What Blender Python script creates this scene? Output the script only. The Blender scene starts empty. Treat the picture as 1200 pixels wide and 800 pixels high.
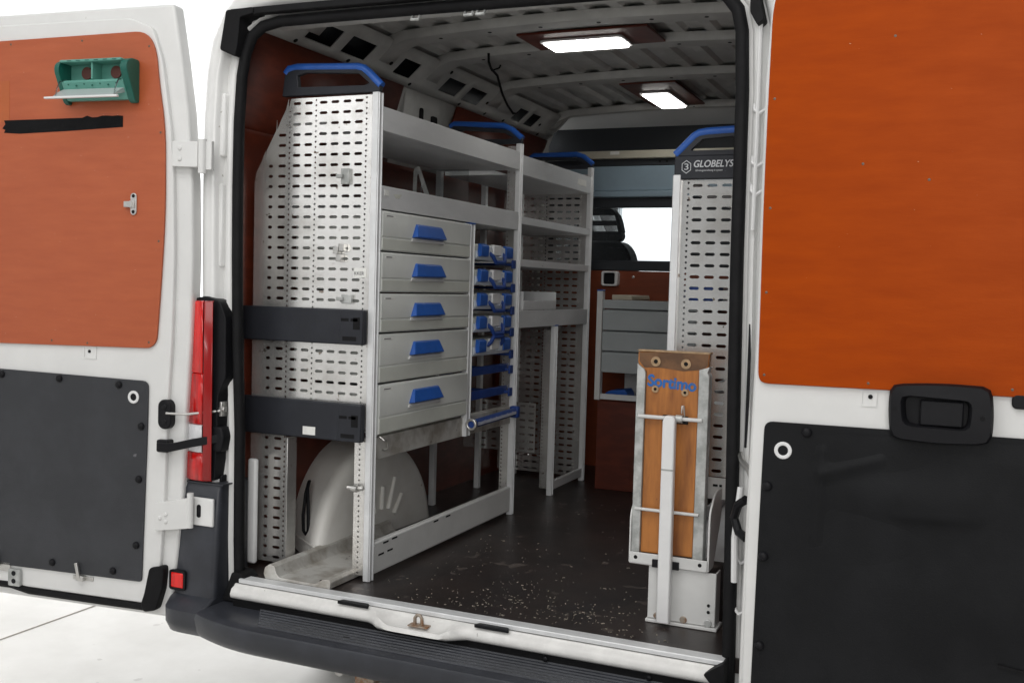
import bpy, bmesh, math, random
from mathutils import Vector, Matrix
random.seed(7)
S = bpy.context.scene
COL = S.collection
rad = math.radians

# ------------------------------------------------------------------ camera
cam = bpy.data.cameras.new('camera'); camo = bpy.data.objects.new('camera', cam); COL.objects.link(camo)
yaw, pit, rol = rad(-23.5), rad(-3.0), rad(1.62)
f = Vector((math.sin(yaw)*math.cos(pit), math.cos(yaw)*math.cos(pit), math.sin(pit)))
r0 = Vector((math.cos(yaw), -math.sin(yaw), 0)); u0 = r0.cross(f)
r_ = math.cos(rol)*r0 + math.sin(rol)*u0; u_ = -math.sin(rol)*r0 + math.cos(rol)*u0
camo.matrix_world = Matrix(((r_.x, u_.x, -f.x, 1.3725), (r_.y, u_.y, -f.y, -2.815), (r_.z, u_.z, -f.z, 1.58), (0, 0, 0, 1)))
cam.sensor_width = 36; cam.lens = 36*1212/1200; cam.clip_start = .05; cam.clip_end = 200
S.camera = camo

# ------------------------------------------------------------------ world and lights (white photo studio)
W = bpy.data.worlds.new('World'); S.world = W; W.use_nodes = True
bg = W.node_tree.nodes['Background']; bg.inputs[0].default_value = (.93, .97, 1, 1); bg.inputs[1].default_value = .22
def area(name, loc, target, sx, sy, power, colr=(1, 1, 1)):
    l = bpy.data.lights.new(name, 'AREA'); l.shape = 'RECTANGLE'; l.size = sx; l.size_y = sy; l.energy = power; l.color = colr
    o = bpy.data.objects.new(name, l); COL.objects.link(o); o.location = loc
    d = Vector(target)-Vector(loc); o.rotation_euler = d.to_track_quat('-Z', 'Y').to_euler()
    return o
area('ceiling_softbox', (-.2, -2.6, 4.6), (-.2, -1.2, 0), 5.0, 2.6, 105, (1, .985, .96))
area('key_softbox', (2.3, -5.6, 2.7), (-.4, .8, 1.3), 2.4, 2.2, 88, (1, .98, .95))
area('side_softbox', (-4.2, 2.2, 4.2), (-4.6, 1.8, 0), 3.5, 4.5, 170)
area('front_softbox', (-2.2, 7.2, 4.2), (-3.6, 7.6, 1.0), 4, 3, 420, (.97, .99, 1))
area('added_wall_light', (-4.9, -8.2, 5.2), (-6.1, -8.2, 1.8), 1.2, 6, 225)  # added lamp, brightens the unseen wall that the perforated end panel reflects
S.view_settings.view_transform = 'Standard'; S.view_settings.look = 'None'; S.view_settings.gamma = 1
S.view_settings.use_curve_mapping = False; S.view_settings.exposure = 0.1
S.cycles.max_bounces = 8

# ------------------------------------------------------------------ materials
def mat(name, col, rough=.5, metal=0, var=0, vscale=6, bump=0, bscale=60, col2=None, lo=.45, hi=.62, coat=0, spec=.5, stretch=(1, 1, 1), spots=None):
    m = bpy.data.materials.new(name); m.use_nodes = True
    nt = m.node_tree; b = nt.nodes['Principled BSDF']
    b.inputs['Base Color'].default_value = (*col, 1); b.inputs['Roughness'].default_value = rough
    b.inputs['Metallic'].default_value = metal; b.inputs['Coat Weight'].default_value = coat
    b.inputs['Specular IOR Level'].default_value = spec
    N = nt.nodes.new; L = nt.links.new
    tc = N('ShaderNodeTexCoord'); mp = N('ShaderNodeMapping'); mp.inputs['Scale'].default_value = stretch
    L(tc.outputs['Object'], mp.inputs[0])
    out = None
    if var or col2:
        n = N('ShaderNodeTexNoise'); n.inputs['Scale'].default_value = vscale; n.inputs['Detail'].default_value = 8; n.inputs['Roughness'].default_value = .62
        L(mp.outputs[0], n.inputs[0])
        cr = N('ShaderNodeValToRGB'); cr.color_ramp.elements[0].position = lo; cr.color_ramp.elements[1].position = hi
        c2 = col2 or tuple(c*(1-var) for c in col)
        cr.color_ramp.elements[0].color = (*c2, 1); cr.color_ramp.elements[1].color = (*col, 1)
        L(n.outputs[0], cr.inputs[0]); out = cr.outputs[0]
        rr = N('ShaderNodeMapRange'); rr.inputs[3].default_value = min(1, rough*1.25+.04); rr.inputs[4].default_value = rough*.88
        L(n.outputs[0], rr.inputs[0]); L(rr.outputs[0], b.inputs['Roughness'])
    if spots:   # small chips / specks of another colour: (colour, scale, threshold)
        sc_, ss, th = spots
        v = N('ShaderNodeTexNoise'); v.inputs['Scale'].default_value = ss; v.inputs['Detail'].default_value = 3
        L(mp.outputs[0], v.inputs[0])
        c = N('ShaderNodeValToRGB'); c.color_ramp.elements[0].position = th; c.color_ramp.elements[1].position = th+.02
        c.color_ramp.elements[0].color = (0, 0, 0, 1); c.color_ramp.elements[1].color = (1, 1, 1, 1)
        L(v.outputs[0], c.inputs[0])
        mx = N('ShaderNodeMix'); mx.data_type = 'RGBA'; L(c.outputs[0], mx.inputs[0])
        if out: L(out, mx.inputs[6])
        else: mx.inputs[6].default_value = (*col, 1)
        mx.inputs[7].default_value = (*sc_, 1); out = mx.outputs[2]
    if out: L(out, b.inputs['Base Color'])
    if bump:
        n2 = N('ShaderNodeTexNoise'); n2.inputs['Scale'].default_value = bscale; n2.inputs['Detail'].default_value = 5
        L(mp.outputs[0], n2.inputs[0])
        bp = N('ShaderNodeBump'); bp.inputs['Strength'].default_value = bump; bp.inputs['Distance'].default_value = .004
        L(n2.outputs[0], bp.inputs['Height']); L(bp.outputs[0], b.inputs['Normal'])
    return m
M = {}
M['paint'] = mat('white_paint', (.80, .80, .79), .28, var=.05, vscale=5, coat=.3, spots=((.42, .40, .36), 38, .74))
M['door_paint'] = mat('door_inner_paint', (.74, .74, .73), .38, var=.05, vscale=4, spots=((.45, .44, .40), 30, .76))
M['sill_paint'] = mat('worn_sill_paint', (.80, .79, .77), .34, var=.10, vscale=16, spots=((.16, .14, .12), 30, .735))
M['roof_paint'] = mat('roof_primer', (.60, .60, .58), .5, var=.16, vscale=5, bump=.1, bscale=40)
M['ply_orange'] = mat('orange_film_plywood', (.40, .060, .0012), .36, col2=(.315, .043, .0009), vscale=4.5, lo=.28, hi=.75, stretch=(1, 1, 5), spec=.09, bump=.06, bscale=70, spots=((.68, .55, .44), 55, .785))
M['ply_sheen'] = mat('sheen_tinted_plywood', (.45, .103, .034), .40, col2=(.385, .080, .026), vscale=5, lo=.3, hi=.72, stretch=(1, 1, 6), bump=.05, bscale=90, spots=((.62, .42, .32), 60, .755))  # left door's orange plywood, its washed-out gloss reflection mixed into the colour
M['ply_patch'] = mat('unfaded_plywood_patch', (.45, .105, .025), .4, var=.08, vscale=9)
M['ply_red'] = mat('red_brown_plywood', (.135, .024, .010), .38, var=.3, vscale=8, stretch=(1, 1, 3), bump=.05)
M['ply_brown'] = mat('brown_film_plywood', (.22, .044, .012), .38, var=.15, vscale=6, stretch=(1, 1, 5))
M['ply_edge'] = mat('raw_plywood_edge', (.45, .30, .17), .7, var=.3, vscale=40)
M['black_panel'] = mat('black_plastic_board', (.0125, .013, .0145), .5, var=.25, vscale=4, bump=.16, bscale=260, spec=.14, spots=((.045, .045, .048), 26, .77))
M['sheen_panel'] = mat('sheen_greyed_board', (.034, .036, .042), .5, var=.2, vscale=4, bump=.16, bscale=260, spots=((.13, .13, .14), 26, .76))  # left door's black board, greyed by a reflection painted into the colour
M['rubber'] = mat('black_rubber', (.010, .010, .011), .55, var=.2, vscale=20, spec=.15)
M['black'] = mat('black_plastic', (.009, .009, .011), .45, var=.1, vscale=10, bump=.08, bscale=300, spec=.2)
M['bumper'] = mat('bumper_plastic', (.040, .043, .053), .34, var=.25, vscale=7, spec=.45, bump=.10, bscale=240, spots=((.10, .105, .115), 30, .75))
M['slate'] = mat('slate_plastic', (.022, .024, .031), .48, var=.15, vscale=10, spec=.35, spots=((.15, .15, .16), 40, .77))
M['alu'] = mat('grey_anodised_aluminium', (.78, .79, .80), .38, metal=.25, var=.10, vscale=9, stretch=(1, .3, 1), spots=((.28, .28, .28), 40, .76))
M['alu_dirty'] = mat('worn_aluminium', (.62, .61, .58), .45, metal=.35, col2=(.34, .31, .27), vscale=9, lo=.36, hi=.58, spots=((.13, .11, .10), 30, .72))
M['perf'] = mat('perforated_sheet', (.86, .85, .83), .20, metal=.82, col2=(.62, .60, .57), vscale=5, lo=.30, hi=.5, spots=((.30, .24, .20), 34, .70))
M['drawer'] = mat('drawer_plastic', (.65, .665, .64), .38, var=.06, vscale=5, bump=.04, bscale=200, spots=((.25, .25, .23), 34, .78))
M['drawer_low'] = mat('drawer_plastic_warm', (.62, .635, .585), .40, var=.07, vscale=5, bump=.04, bscale=200)
M['cab_drawer'] = mat('cabinet_drawer_sheet', (.40, .43, .44), .42, var=.06, vscale=5)
M['blue'] = mat('blue_plastic', (.018, .105, .44), .34, var=.12, vscale=14)
M['dblue'] = mat('blue_runner', (.012, .050, .24), .5, var=.15, vscale=14)
M['case'] = mat('clear_white_plastic', (.74, .79, .86), .3, var=.08, vscale=20)
M['lid'] = mat('yellowed_clear_lid', (.68, .69, .62), .25, var=.15, vscale=25)
M['floor'] = mat('dark_film_plywood_floor', (.032, .022, .019), .33, col2=(.013, .010, .010), vscale=4, lo=.35, hi=.7, bump=.10, bscale=120, spots=((.085, .068, .060), 13, .66))
M['galv'] = mat('galvanised_steel', (.55, .56, .55), .46, metal=.45, col2=(.36, .37, .36), vscale=22, lo=.4, hi=.6)
M['bench_white'] = mat('grey_white_coated_steel', (.66, .66, .65), .4, var=.07, vscale=7, spots=((.35, .22, .13), 24, .76))
M['birch'] = mat('oiled_birch_plywood', (.44, .165, .035), .40, col2=(.19, .060, .014), vscale=5, lo=.32, hi=.58, stretch=(4, 1, .6), spots=((.10, .045, .02), 26, .73))
M['birch_dark'] = mat('soiled_birch', (.16, .075, .030), .5, var=.4, vscale=12)
M['steel'] = mat('bright_steel', (.62, .61, .59), .3, metal=.9, var=.1, vscale=30)
M['dull_screw'] = mat('tarnished_screw', (.22, .16, .12), .4, metal=.7, var=.3, vscale=60)
M['rusty'] = mat('rusty_steel', (.30, .14, .06), .5, metal=.6, col2=(.42, .36, .30), vscale=40)
M['red_lens'] = mat('red_lens', (.82, .010, .007), .14, col2=(.50, .005, .004), vscale=7, lo=.35, hi=.6, coat=.35, bump=.25, bscale=26, stretch=(6, 1, .6))
M['dark_lens'] = mat('dark_red_lens', (.30, .006, .006), .2, coat=.2)
M['red_lens2'] = mat('deep_red_lens', (.62, .007, .006), .14, col2=(.30, .004, .004), vscale=9, lo=.36, hi=.6, coat=.35, bump=.25, bscale=26, stretch=(6, 1, .6))
M['clear_lens'] = mat('clear_lens', (.72, .72, .74), .1, coat=.8, var=.15, vscale=30)
M['green'] = mat('teal_green_plastic', (.006, .115, .085), .35, var=.1, vscale=14)
M['green_in'] = mat('pale_teal_plastic', (.11, .33, .27), .4, var=.1, vscale=14)
M['white_plastic'] = mat('white_plastic', (.78, .78, .78), .35, var=.04, vscale=14)
M['paper'] = mat('paper_label', (.80, .80, .77), .6, var=.08, vscale=60)
M['ink'] = mat('grey_ink', (.12, .12, .13), .6)
M['tape'] = mat('black_cloth_tape', (.004, .004, .005), .7, spec=.2, bump=.3, bscale=220, var=.2, vscale=12)
M['bulk_blue'] = mat('blue_grey_bulkhead', (.27, .36, .43), .45, var=.08, vscale=5)
M['bulk_dark'] = mat('dark_bulkhead_trim', (.022, .026, .032), .5, var=.1, vscale=5)
M['cream'] = mat('cream_crossbar', (.50, .47, .38), .5, var=.08, vscale=8)
M['cloth'] = mat('black_seat_cloth', (.010, .011, .013), .8, bump=.3, bscale=300, var=.2, vscale=30)
M['wood_light'] = mat('beige_sheet', (.56, .52, .42), .6, var=.06, vscale=14)
M['arch'] = mat('painted_wheel_arch', (.84, .83, .80), .42, col2=(.74, .72, .68), vscale=5, lo=.30, hi=.6, spots=((.40, .34, .28), 24, .76))
M['ground'] = mat('pale_concrete', (.62, .605, .58), .5, col2=(.54, .525, .50), vscale=2.2, lo=.35, hi=.65, bump=.05, bscale=30, spots=((.47, .45, .43), 9, .70))
M['joint'] = mat('joint_filler', (.40, .37, .34), .7)
M['wall'] = mat('white_studio_wall', (.88, .88, .88), .7, var=.02, vscale=2)
M['tyre'] = mat('tyre_rubber', (.018, .018, .018), .8, bump=.2, bscale=80)
M['under'] = mat('underbody_coating', (.05, .047, .045), .8, var=.4, vscale=9)
M['chip'] = mat('wood_chips', (.36, .32, .26), .8, var=.5, vscale=90)
M['silver_ink'] = mat('silver_print', (.55, .56, .58), .4)
M['blue_ink'] = mat('blue_stencil_ink', (.015, .12, .40), .6, col2=(.10, .13, .20), vscale=55, lo=.36, hi=.46)
M['clearp'] = None
def glassy(name, tint, gl):
    m = bpy.data.materials.new(name); m.use_nodes = True; nt = m.node_tree
    for n in list(nt.nodes):
        if n.type != 'OUTPUT_MATERIAL': nt.nodes.remove(n)
    o = nt.nodes['Material Output']; t = nt.nodes.new('ShaderNodeBsdfTransparent'); g = nt.nodes.new('ShaderNodeBsdfGlossy'); mx = nt.nodes.new('ShaderNodeMixShader')
    fr = nt.nodes.new('ShaderNodeFresnel'); fr.inputs[0].default_value = gl
    t.inputs[0].default_value = (*tint, 1); g.inputs['Roughness'].default_value = .03
    nt.links.new(fr.outputs[0], mx.inputs[0]); nt.links.new(t.outputs[0], mx.inputs[1]); nt.links.new(g.outputs[0], mx.inputs[2]); nt.links.new(mx.outputs[0], o.inputs[0])
    return m
def milky(name):
    m = glassy(name, (.9, .93, .93), 1.5); nt = m.node_tree; o = nt.nodes['Material Output']; src = o.inputs[0].links[0].from_socket
    d = nt.nodes.new('ShaderNodeBsdfDiffuse'); d.inputs[0].default_value = (.75, .8, .8, 1); mx = nt.nodes.new('ShaderNodeMixShader'); mx.inputs[0].default_value = .42
    nt.links.new(src, mx.inputs[1]); nt.links.new(d.outputs[0], mx.inputs[2]); nt.links.new(mx.outputs[0], o.inputs[0]); return m
M['milky'] = milky('hazy_clear_plastic')
M['glass'] = glassy('window_glass', (.94, .96, .97), 1.35)
M['clearp'] = glassy('clear_plastic', (.86, .88, .88), 1.6)
def emit(name, colr, st):
    m = bpy.data.materials.new(name); m.use_nodes = True; b = m.node_tree.nodes['Principled BSDF']
    b.inputs['Base Color'].default_value = (.9, .9, .9, 1); b.inputs['Emission Color'].default_value = (*colr, 1); b.inputs['Emission Strength'].default_value = st
    return m
M['led'] = emit('led_diffuser', (1, .98, .93), 9)

# ------------------------------------------------------------------ mesh helpers
class MB:
    def __init__(s): s.bm = bmesh.new()
    def box(s, x0, x1, y0, y1, z0, z1, mtx=None):
        v = [s.bm.verts.new(p) for p in ((x0, y0, z0), (x1, y0, z0), (x1, y1, z0), (x0, y1, z0), (x0, y0, z1), (x1, y0, z1), (x1, y1, z1), (x0, y1, z1))]
        for q in ((0, 3, 2, 1), (4, 5, 6, 7), (0, 1, 5, 4), (1, 2, 6, 5), (2, 3, 7, 6), (3, 0, 4, 7)): s.bm.faces.new([v[i] for i in q])
        if mtx is not None:
            for a in v: a.co = mtx @ a.co
        return s
    def prism(s, pts, a0, a1, axis='y'):
        """polygon pts extruded along axis; pts are (x,z) for y, (y,z) for x, (x,y) for z"""
        def P(p, a):
            return {'y': (p[0], a, p[1]), 'x': (a, p[0], p[1]), 'z': (p[0], p[1], a)}[axis]
        A = [s.bm.verts.new(P(p, a0)) for p in pts]; B = [s.bm.verts.new(P(p, a1)) for p in pts]
        n = len(pts); s.bm.faces.new(A); s.bm.faces.new(B[::-1])
        for i in range(n): s.bm.faces.new((A[i], B[i], B[(i+1) % n], A[(i+1) % n]))
        return s
    def ring(s, outer, inner, a0, a1, axis='y'):
        """extruded ring between two outlines with the same vertex count"""
        def P(p, a): return {'y': (p[0], a, p[1]), 'x': (a, p[0], p[1]), 'z': (p[0], p[1], a)}[axis]
        V = [[s.bm.verts.new(P(p, a)) for p in L] for L, a in ((outer, a0), (inner, a0), (inner, a1), (outer, a1))]
        n = len(outer)
        for k in range(4):
            A, B = V[k], V[(k+1) % 4]
            for i in range(n): s.bm.faces.new((A[i], A[(i+1) % n], B[(i+1) % n], B[i]))
        return s
    def loft(s, loops, closed=True, cap=False):
        V = [[s.bm.verts.new(p) for p in L] for L in loops]; n = len(loops[0])
        for A, B in zip(V, V[1:]):
            for i in range(n if closed else n-1): s.bm.faces.new((A[i], A[(i+1) % n], B[(i+1) % n], B[i]))
        if cap: s.bm.faces.new(V[0][::-1]); s.bm.faces.new(V[-1])
        return s
    def tube(s, pts, r, seg=10, closed=False):
        pts = [Vector(p) for p in pts]; n = len(pts); loops = []; up = None
        for i, p in enumerate(pts):
            a = pts[i-1] if (i or closed) else p; b = pts[(i+1) % n] if (i < n-1 or closed) else p
            t = (b-a).normalized()
            if up is None: up = Vector((0, 0, 1)) if abs(t.z) < .9 else Vector((1, 0, 0))
            side = t.cross(up).normalized(); up = side.cross(t).normalized()
            loops.append([p+r*(math.cos(2*math.pi*k/seg)*side+math.sin(2*math.pi*k/seg)*up) for k in range(seg)])
        if closed: loops.append(loops[0]); return s.loft(loops)
        return s.loft(loops, cap=True)
    def cyl(s, p0, p1, r, seg=16, r2=None):
        p0 = Vector(p0); p1 = Vector(p1); t = (p1-p0).normalized()
        up = Vector((0, 0, 1)) if abs(t.z) < .9 else Vector((1, 0, 0)); sd = t.cross(up).normalized(); up = sd.cross(t); r2 = r if r2 is None else r2
        return s.loft([[p+q*(math.cos(2*math.pi*k/seg)*sd+math.sin(2*math.pi*k/seg)*up) for k in range(seg)] for p, q in ((p0, r), (p1, r2))], cap=True)
    def dome(s, c, n, r, h, seg=12):
        c = Vector(c); n = Vector(n).normalized(); up = Vector((0, 0, 1)) if abs(n.z) < .9 else Vector((1, 0, 0)); sd = n.cross(up).normalized(); up = sd.cross(n)
        L = []
        for a, b in ((1, 0), (.97, .35), (.8, .7), (.5, .93), (.12, 1)):
            L.append([c+n*h*b+r*a*(math.cos(2*math.pi*k/seg)*sd+math.sin(2*math.pi*k/seg)*up) for k in range(seg)])
        return s.loft(L, cap=True)
    def sheet(s, grid):
        V = [[s.bm.verts.new(p) for p in L] for L in grid]
        for A, B in zip(V, V[1:]):
            for i in range(len(A)-1): s.bm.faces.new((A[i], A[i+1], B[i+1], B[i]))
        return s
    def build(s, name, m, parent=None, bevel=0, seg=2, smooth=35, solid=0, kind=None, offset=0):
        bm = s.bm; bmesh.ops.recalc_face_normals(bm, faces=bm.faces[:])
        me = bpy.data.meshes.new(name); bm.to_mesh(me); bm.free()
        me.materials.append(M[m] if isinstance(m, str) else m)
        if smooth: me.shade_smooth(); me.set_sharp_from_angle(angle=rad(smooth))
        o = bpy.data.objects.new(name, me); COL.objects.link(o)
        if parent: o.parent = parent
        if solid:
            md = o.modifiers.new('thickness', 'SOLIDIFY'); md.thickness = solid; md.offset = offset
        if bevel:
            md = o.modifiers.new('bevel', 'BEVEL'); md.width = bevel; md.segments = seg; md.limit_method = 'ANGLE'; md.angle_limit = rad(30); md.harden_normals = False
        if kind: o['kind'] = kind
        return o
def tag(o, label=None, cat=None, group=None):
    if label: o['label'] = label
    if cat: o['category'] = cat
    if group: o['group'] = group
    return o
def thing(name, loc, label, cat, group=None):
    o = bpy.data.objects.new(name, None); COL.objects.link(o); o.location = loc; o.empty_display_size = .05
    return tag(o, label, cat, group)
def boxo(name, m, parent, x0, x1, y0, y1, z0, z1, bevel=.002, **k):
    return MB().box(x0, x1, y0, y1, z0, z1).build(name, m, parent, bevel=bevel, **k)
def rrect(x0, x1, z0, z1, r, n=5):
    P = []
    for cx, cz, a in ((x1-r, z1-r, 0), (x0+r, z1-r, 90), (x0+r, z0+r, 180), (x1-r, z0+r, 270)):
        for i in range(n+1):
            t = rad(a+90*i/n); P.append((cx+r*math.cos(t), cz+r*math.sin(t)))
    return P
def rpoly(pts, rs, n=5):
    """polygon with rounded corners"""
    out = []; N = len(pts)
    for i, p in enumerate(pts):
        r = rs[i] if isinstance(rs, (list, tuple)) else rs
        p = Vector(p); a = (Vector(pts[i-1])-p); b = (Vector(pts[(i+1) % N])-p)
        if r <= 0: out.append(tuple(p)); continue
        a0 = p+a.normalized()*min(r, a.length*.49); b0 = p+b.normalized()*min(r, b.length*.49)
        for k in range(n+1):
            t = k/n; out.append(tuple((1-t)**2*a0+2*t*(1-t)*p+t*t*b0))
    return out
def copy_thing(o, dloc, label=None):
    c = o.copy(); COL.objects.link(c); c.location = o.location+Vector(dloc)
    if label: c['label'] = label
    for ch in list(o.children):
        d = ch.copy(); COL.objects.link(d); d.parent = c
        for g in list(ch.children):
            e = g.copy(); COL.objects.link(e); e.parent = d
    return c
def text_mesh(name, body, size, m, parent, mtx, extrude=.0004, shear=0, spacing=1.0, fit=None, fat=0):
    cu = bpy.data.curves.new(name, 'FONT'); cu.body = body; cu.size = size; cu.extrude = extrude; cu.shear = shear; cu.space_character = spacing
    t = bpy.data.objects.new(name, cu); COL.objects.link(t)
    dg = bpy.context.evaluated_depsgraph_get(); me = bpy.data.meshes.new_from_object(t.evaluated_get(dg))
    bpy.data.objects.remove(t); bpy.data.curves.remove(cu)
    if fit:
        xs = [v.co.x for v in me.vertices]; ys = [v.co.y for v in me.vertices]
        me.transform(Matrix.Diagonal((fit[0]/(max(xs)-min(xs)), fit[1]/(max(ys)-min(ys)), 1, 1)) @ Matrix.Translation((-min(xs), -min(ys), 0)))
    if fat:   # heavier strokes: the same outline printed a few times, hardly shifted
        bm = bmesh.new()
        for k, (dx, dy) in enumerate(((0, 0), (fat, 0), (-fat, 0), (0, fat), (0, -fat))):
            t2 = me.copy(); t2.transform(Matrix.Translation((dx, dy, -.00012*k))); bm.from_mesh(t2); bpy.data.meshes.remove(t2)
        bm.to_mesh(me); bm.free()
    me.name = name; me.transform(mtx); me.materials.clear(); me.materials.append(M[m])
    o = bpy.data.objects.new(name, me); COL.objects.link(o)
    if parent: o.parent = parent
    return o
def M4(origin, ex, ey):
    ex = Vector(ex).normalized(); ey = Vector(ey).normalized(); ez = ex.cross(ey)
    o = Vector(origin)
    return Matrix(((ex.x, ey.x, ez.x, o.x), (ex.y, ey.y, ez.y, o.y), (ex.z, ey.z, ez.z, o.z), (0, 0, 0, 1)))
def perf(mb, cols, rows, fm, keep=None):
    """perforated sheet: cols (u0,u1,type), rows (v0,v1); fm maps (u,v) to a point; real holes"""
    bm = mb.bm; cache = {}
    def V(u, v):
        k = (round(u, 4), round(v, 4))
        if k not in cache: cache[k] = bm.verts.new(fm(u, v))
        return cache[k]
    def cell(u0, u1, v0, v1, a, b, c):
        cu, cv = (u0+u1)/2, (v0+v1)/2
        C = [V(u0, v0), V(u1, v0), V(u1, v1), V(u0, v1)]
        H = [bm.verts.new(fm(cu+x, cv+y)) for x, y in ((-a+c, -b), (a-c, -b), (a, -b+c), (a, b-c), (a-c, b), (-a+c, b), (-a, b-c), (-a, -b+c))]
        bm.faces.new((C[0], C[1], H[1], H[0])); bm.faces.new((C[1], H[2], H[1])); bm.faces.new((C[1], C[2], H[3], H[2])); bm.faces.new((C[2], H[4], H[3]))
        bm.faces.new((C[2], C[3], H[5], H[4])); bm.faces.new((C[3], H[6], H[5])); bm.faces.new((C[3], C[0], H[7], H[6])); bm.faces.new((C[0], H[0], H[7]))
    for (v0, v1) in rows:
        for (u0, u1, t) in cols:
            k = keep(u0, u1, v0, v1) if keep else 1
            if k == 0: continue
            if k != 1:     # clipped quad
                bm.faces.new([bm.verts.new(fm(*p)) for p in k]); continue
            if t == 'slot': cell(u0, u1, v0, v1, .0158, .0049, .0042)
            elif t == 'short': cell(u0, u1, v0, v1, .009, .0052, .004)
            elif t == 'dots':
                h = (v1-v0)/2
                for j in (0, 1): cell(u0, u1, v0+j*h, v0+(j+1)*h, .0034, .0034, .0020)
            else: bm.faces.new((V(u0, v0), V(u1, v0), V(u1, v1), V(u0, v1)))
    return mb

FZ = .58      # van floor height
# ------------------------------------------------------------------ setting
g = MB().box(-60, 60, -60, 60, -.3, 0).build('ground', 'ground', smooth=0, kind='structure')
j = MB()
for p0, p1 in (((-2.365, .30), (-2.372, .9)), ):
    d = Vector((p1[0]-p0[0], p1[1]-p0[1])).normalized(); n_ = Vector((-d.y, d.x))*.0022; a, b = Vector(p0)-d*3, Vector(p1)+d*3
    j.prism([tuple(a+n_), tuple(b+n_), tuple(b-n_), tuple(a-n_)], .001, .005, 'z')
j.build('floor_joint', 'joint', smooth=0, kind='structure')
MB().box(-9, 5, 11, 11.2, 0, 7).build('studio_wall', 'wall', smooth=0, kind='structure')
MB().box(-6.2, -6, -15, 10.98, 0, 7).build('studio_side_wall', 'wall', smooth=0, kind='structure')

# ------------------------------------------------------------------ van
van = thing('van', (0, 0, 0), 'white panel van seen from behind, both rear doors swung open on its cargo bay', 'van')
def part(o, parent): o.parent = parent; return o
# rear aperture outline, from lower left over the top to lower right (x, z)
AP = [(-.815, .45), (-.822, .53), (-.828, .70), (-.831, 1.08), (-.845, 1.37), (-.852, 1.66), (-.854, 1.886), (-.852, 2.10), (-.843, 2.25), (-.828, 2.325), (-.804, 2.374), (-.765, 2.400), (-.70, 2.411), (-.47, 2.411), (-.165, 2.409), (.118, 2.406), (.45, 2.403), (.64, 2.400), (.705, 2.392), (.748, 2.372), (.776, 2.335), (.788, 2.28), (.795, 2.12), (.798, 1.68), (.804, 1.34), (.811, .98), (.817, .65), (.819, .53), (.819, .45)]
def off(d, top=1.0):
    out = []; n = len(AP)
    for i, p in enumerate(AP):
        a = Vector(AP[max(0, i-1)]); b = Vector(AP[min(n-1, i+1)]); t = (b-a).normalized(); nr = Vector((-t.y, t.x))
        k = 1+(top-1)*max(0, nr.y)
        out.append((p[0]+nr.x*d, p[1]+nr.y*d*k))
    return out
def lp(d, y, top=1.0): return [(x, y, z) for x, z in off(d, top)]
body = MB().loft([lp(.006, .010), lp(.034, .010), lp(.044, -.004, .8), lp(.052, -.006, .7), lp(.058, .012, .7), lp(.080, .014, .7), lp(.086, -.014, .7), lp(.098, -.026, .8), lp(.118, -.030, 1.0), lp(.140, -.020, 1.2), lp(.165, .012, 1.2), lp(.178, .06, 1.2), lp(.185, .16, 1.25)], closed=False)
body.build('rear_body_frame', 'paint', van, smooth=50)
MB().loft([lp(.185, .16, 1.25), lp(.19, 1.2, 1.3), lp(.19, 2.9, 1.3)], closed=False).build('body_shell', 'paint', van, smooth=50, solid=.004)
MB().tube([(x, -.004, z) for x, z in off(.008)], .0185, 12).build('door_seal', 'rubber', van, smooth=60)
# top drip strip and rubber corner blocks
MB().loft([[(x, -.046, z-.011), (x, -.046, z+.011), (x, -.018, z+.012), (x, -.018, z-.012)] for x, z in ((-.87, 2.450), (-.6, 2.449), (-.3, 2.446), (0, 2.444), (.4, 2.444), (.80, 2.446))], cap=True).build('gutter_strip', 'rubber', van, bevel=.003)
MB().prism(rpoly([(-.884, 2.458), (-.775, 2.460), (-.775, 2.440), (-.828, 2.432), (-.832, 2.382), (-.836, 2.345), (-.846, 2.306), (-.907, 2.332)], .008, 3), -.05, .02).build('corner_buffer', 'rubber', van, bevel=.004)
MB().prism(rpoly([(.845, 2.36), (.86, 2.30), (.842, 2.285), (.822, 2.32), (.82, 2.42), (.84, 2.42)], .006, 3), -.04, .02).build('corner_buffer', 'rubber', van, bevel=.004)
# swages stamped into the door pillars
for x0, x1, z0, z1 in ((-.952, -.918, 1.99, 2.20), (-.958, -.924, 1.62, 1.90), (-.94, -.905, .62, .74)):
    boxo('pillar_pressing', 'paint', van, x0, x1, -.006, .03, z0, z1, bevel=.006)
for z in (2.07, 1.93, 1.855, .86, .72):
    MB().tube([(.835, .01, z+.02), (.838, -.008, z), (.85, -.012, z-.012), (.868, -.01, z)], .005, 8).build('wiring_clip', 'white_plastic', van)
MB().tube([(.846, -.012, 2.30), (.848, -.012, 2.0), (.847, -.014, 1.75)], .006, 8).build('cable_duct', 'white_plastic', van)
MB().tube([(.838, -.03, .80), (.835, -.034, .92), (.842, -.04, 1.0), (.846, -.03, 1.06)], .009, 8).build('check_strap', 'white_plastic', van)
MB().loft([[(.853, -.045, z), (.853+w, -.05, z), (.853+w, -.04, z), (.853, -.036, z)] for z, w in ((1.50, .003), (1.42, .008), (1.3, .009), (1.17, .006))], cap=True).build('pillar_slot', 'black', van)
# floor of the cargo bay
MB().box(-.95, .95, 0.0, 2.78, FZ-.04, FZ).build('cargo_floor', 'floor', van, smooth=0)
boxo('threshold_strip', 'alu', van, -.80, .822, -.050, -.003, FZ-.010, FZ+.005, bevel=.003)
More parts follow.
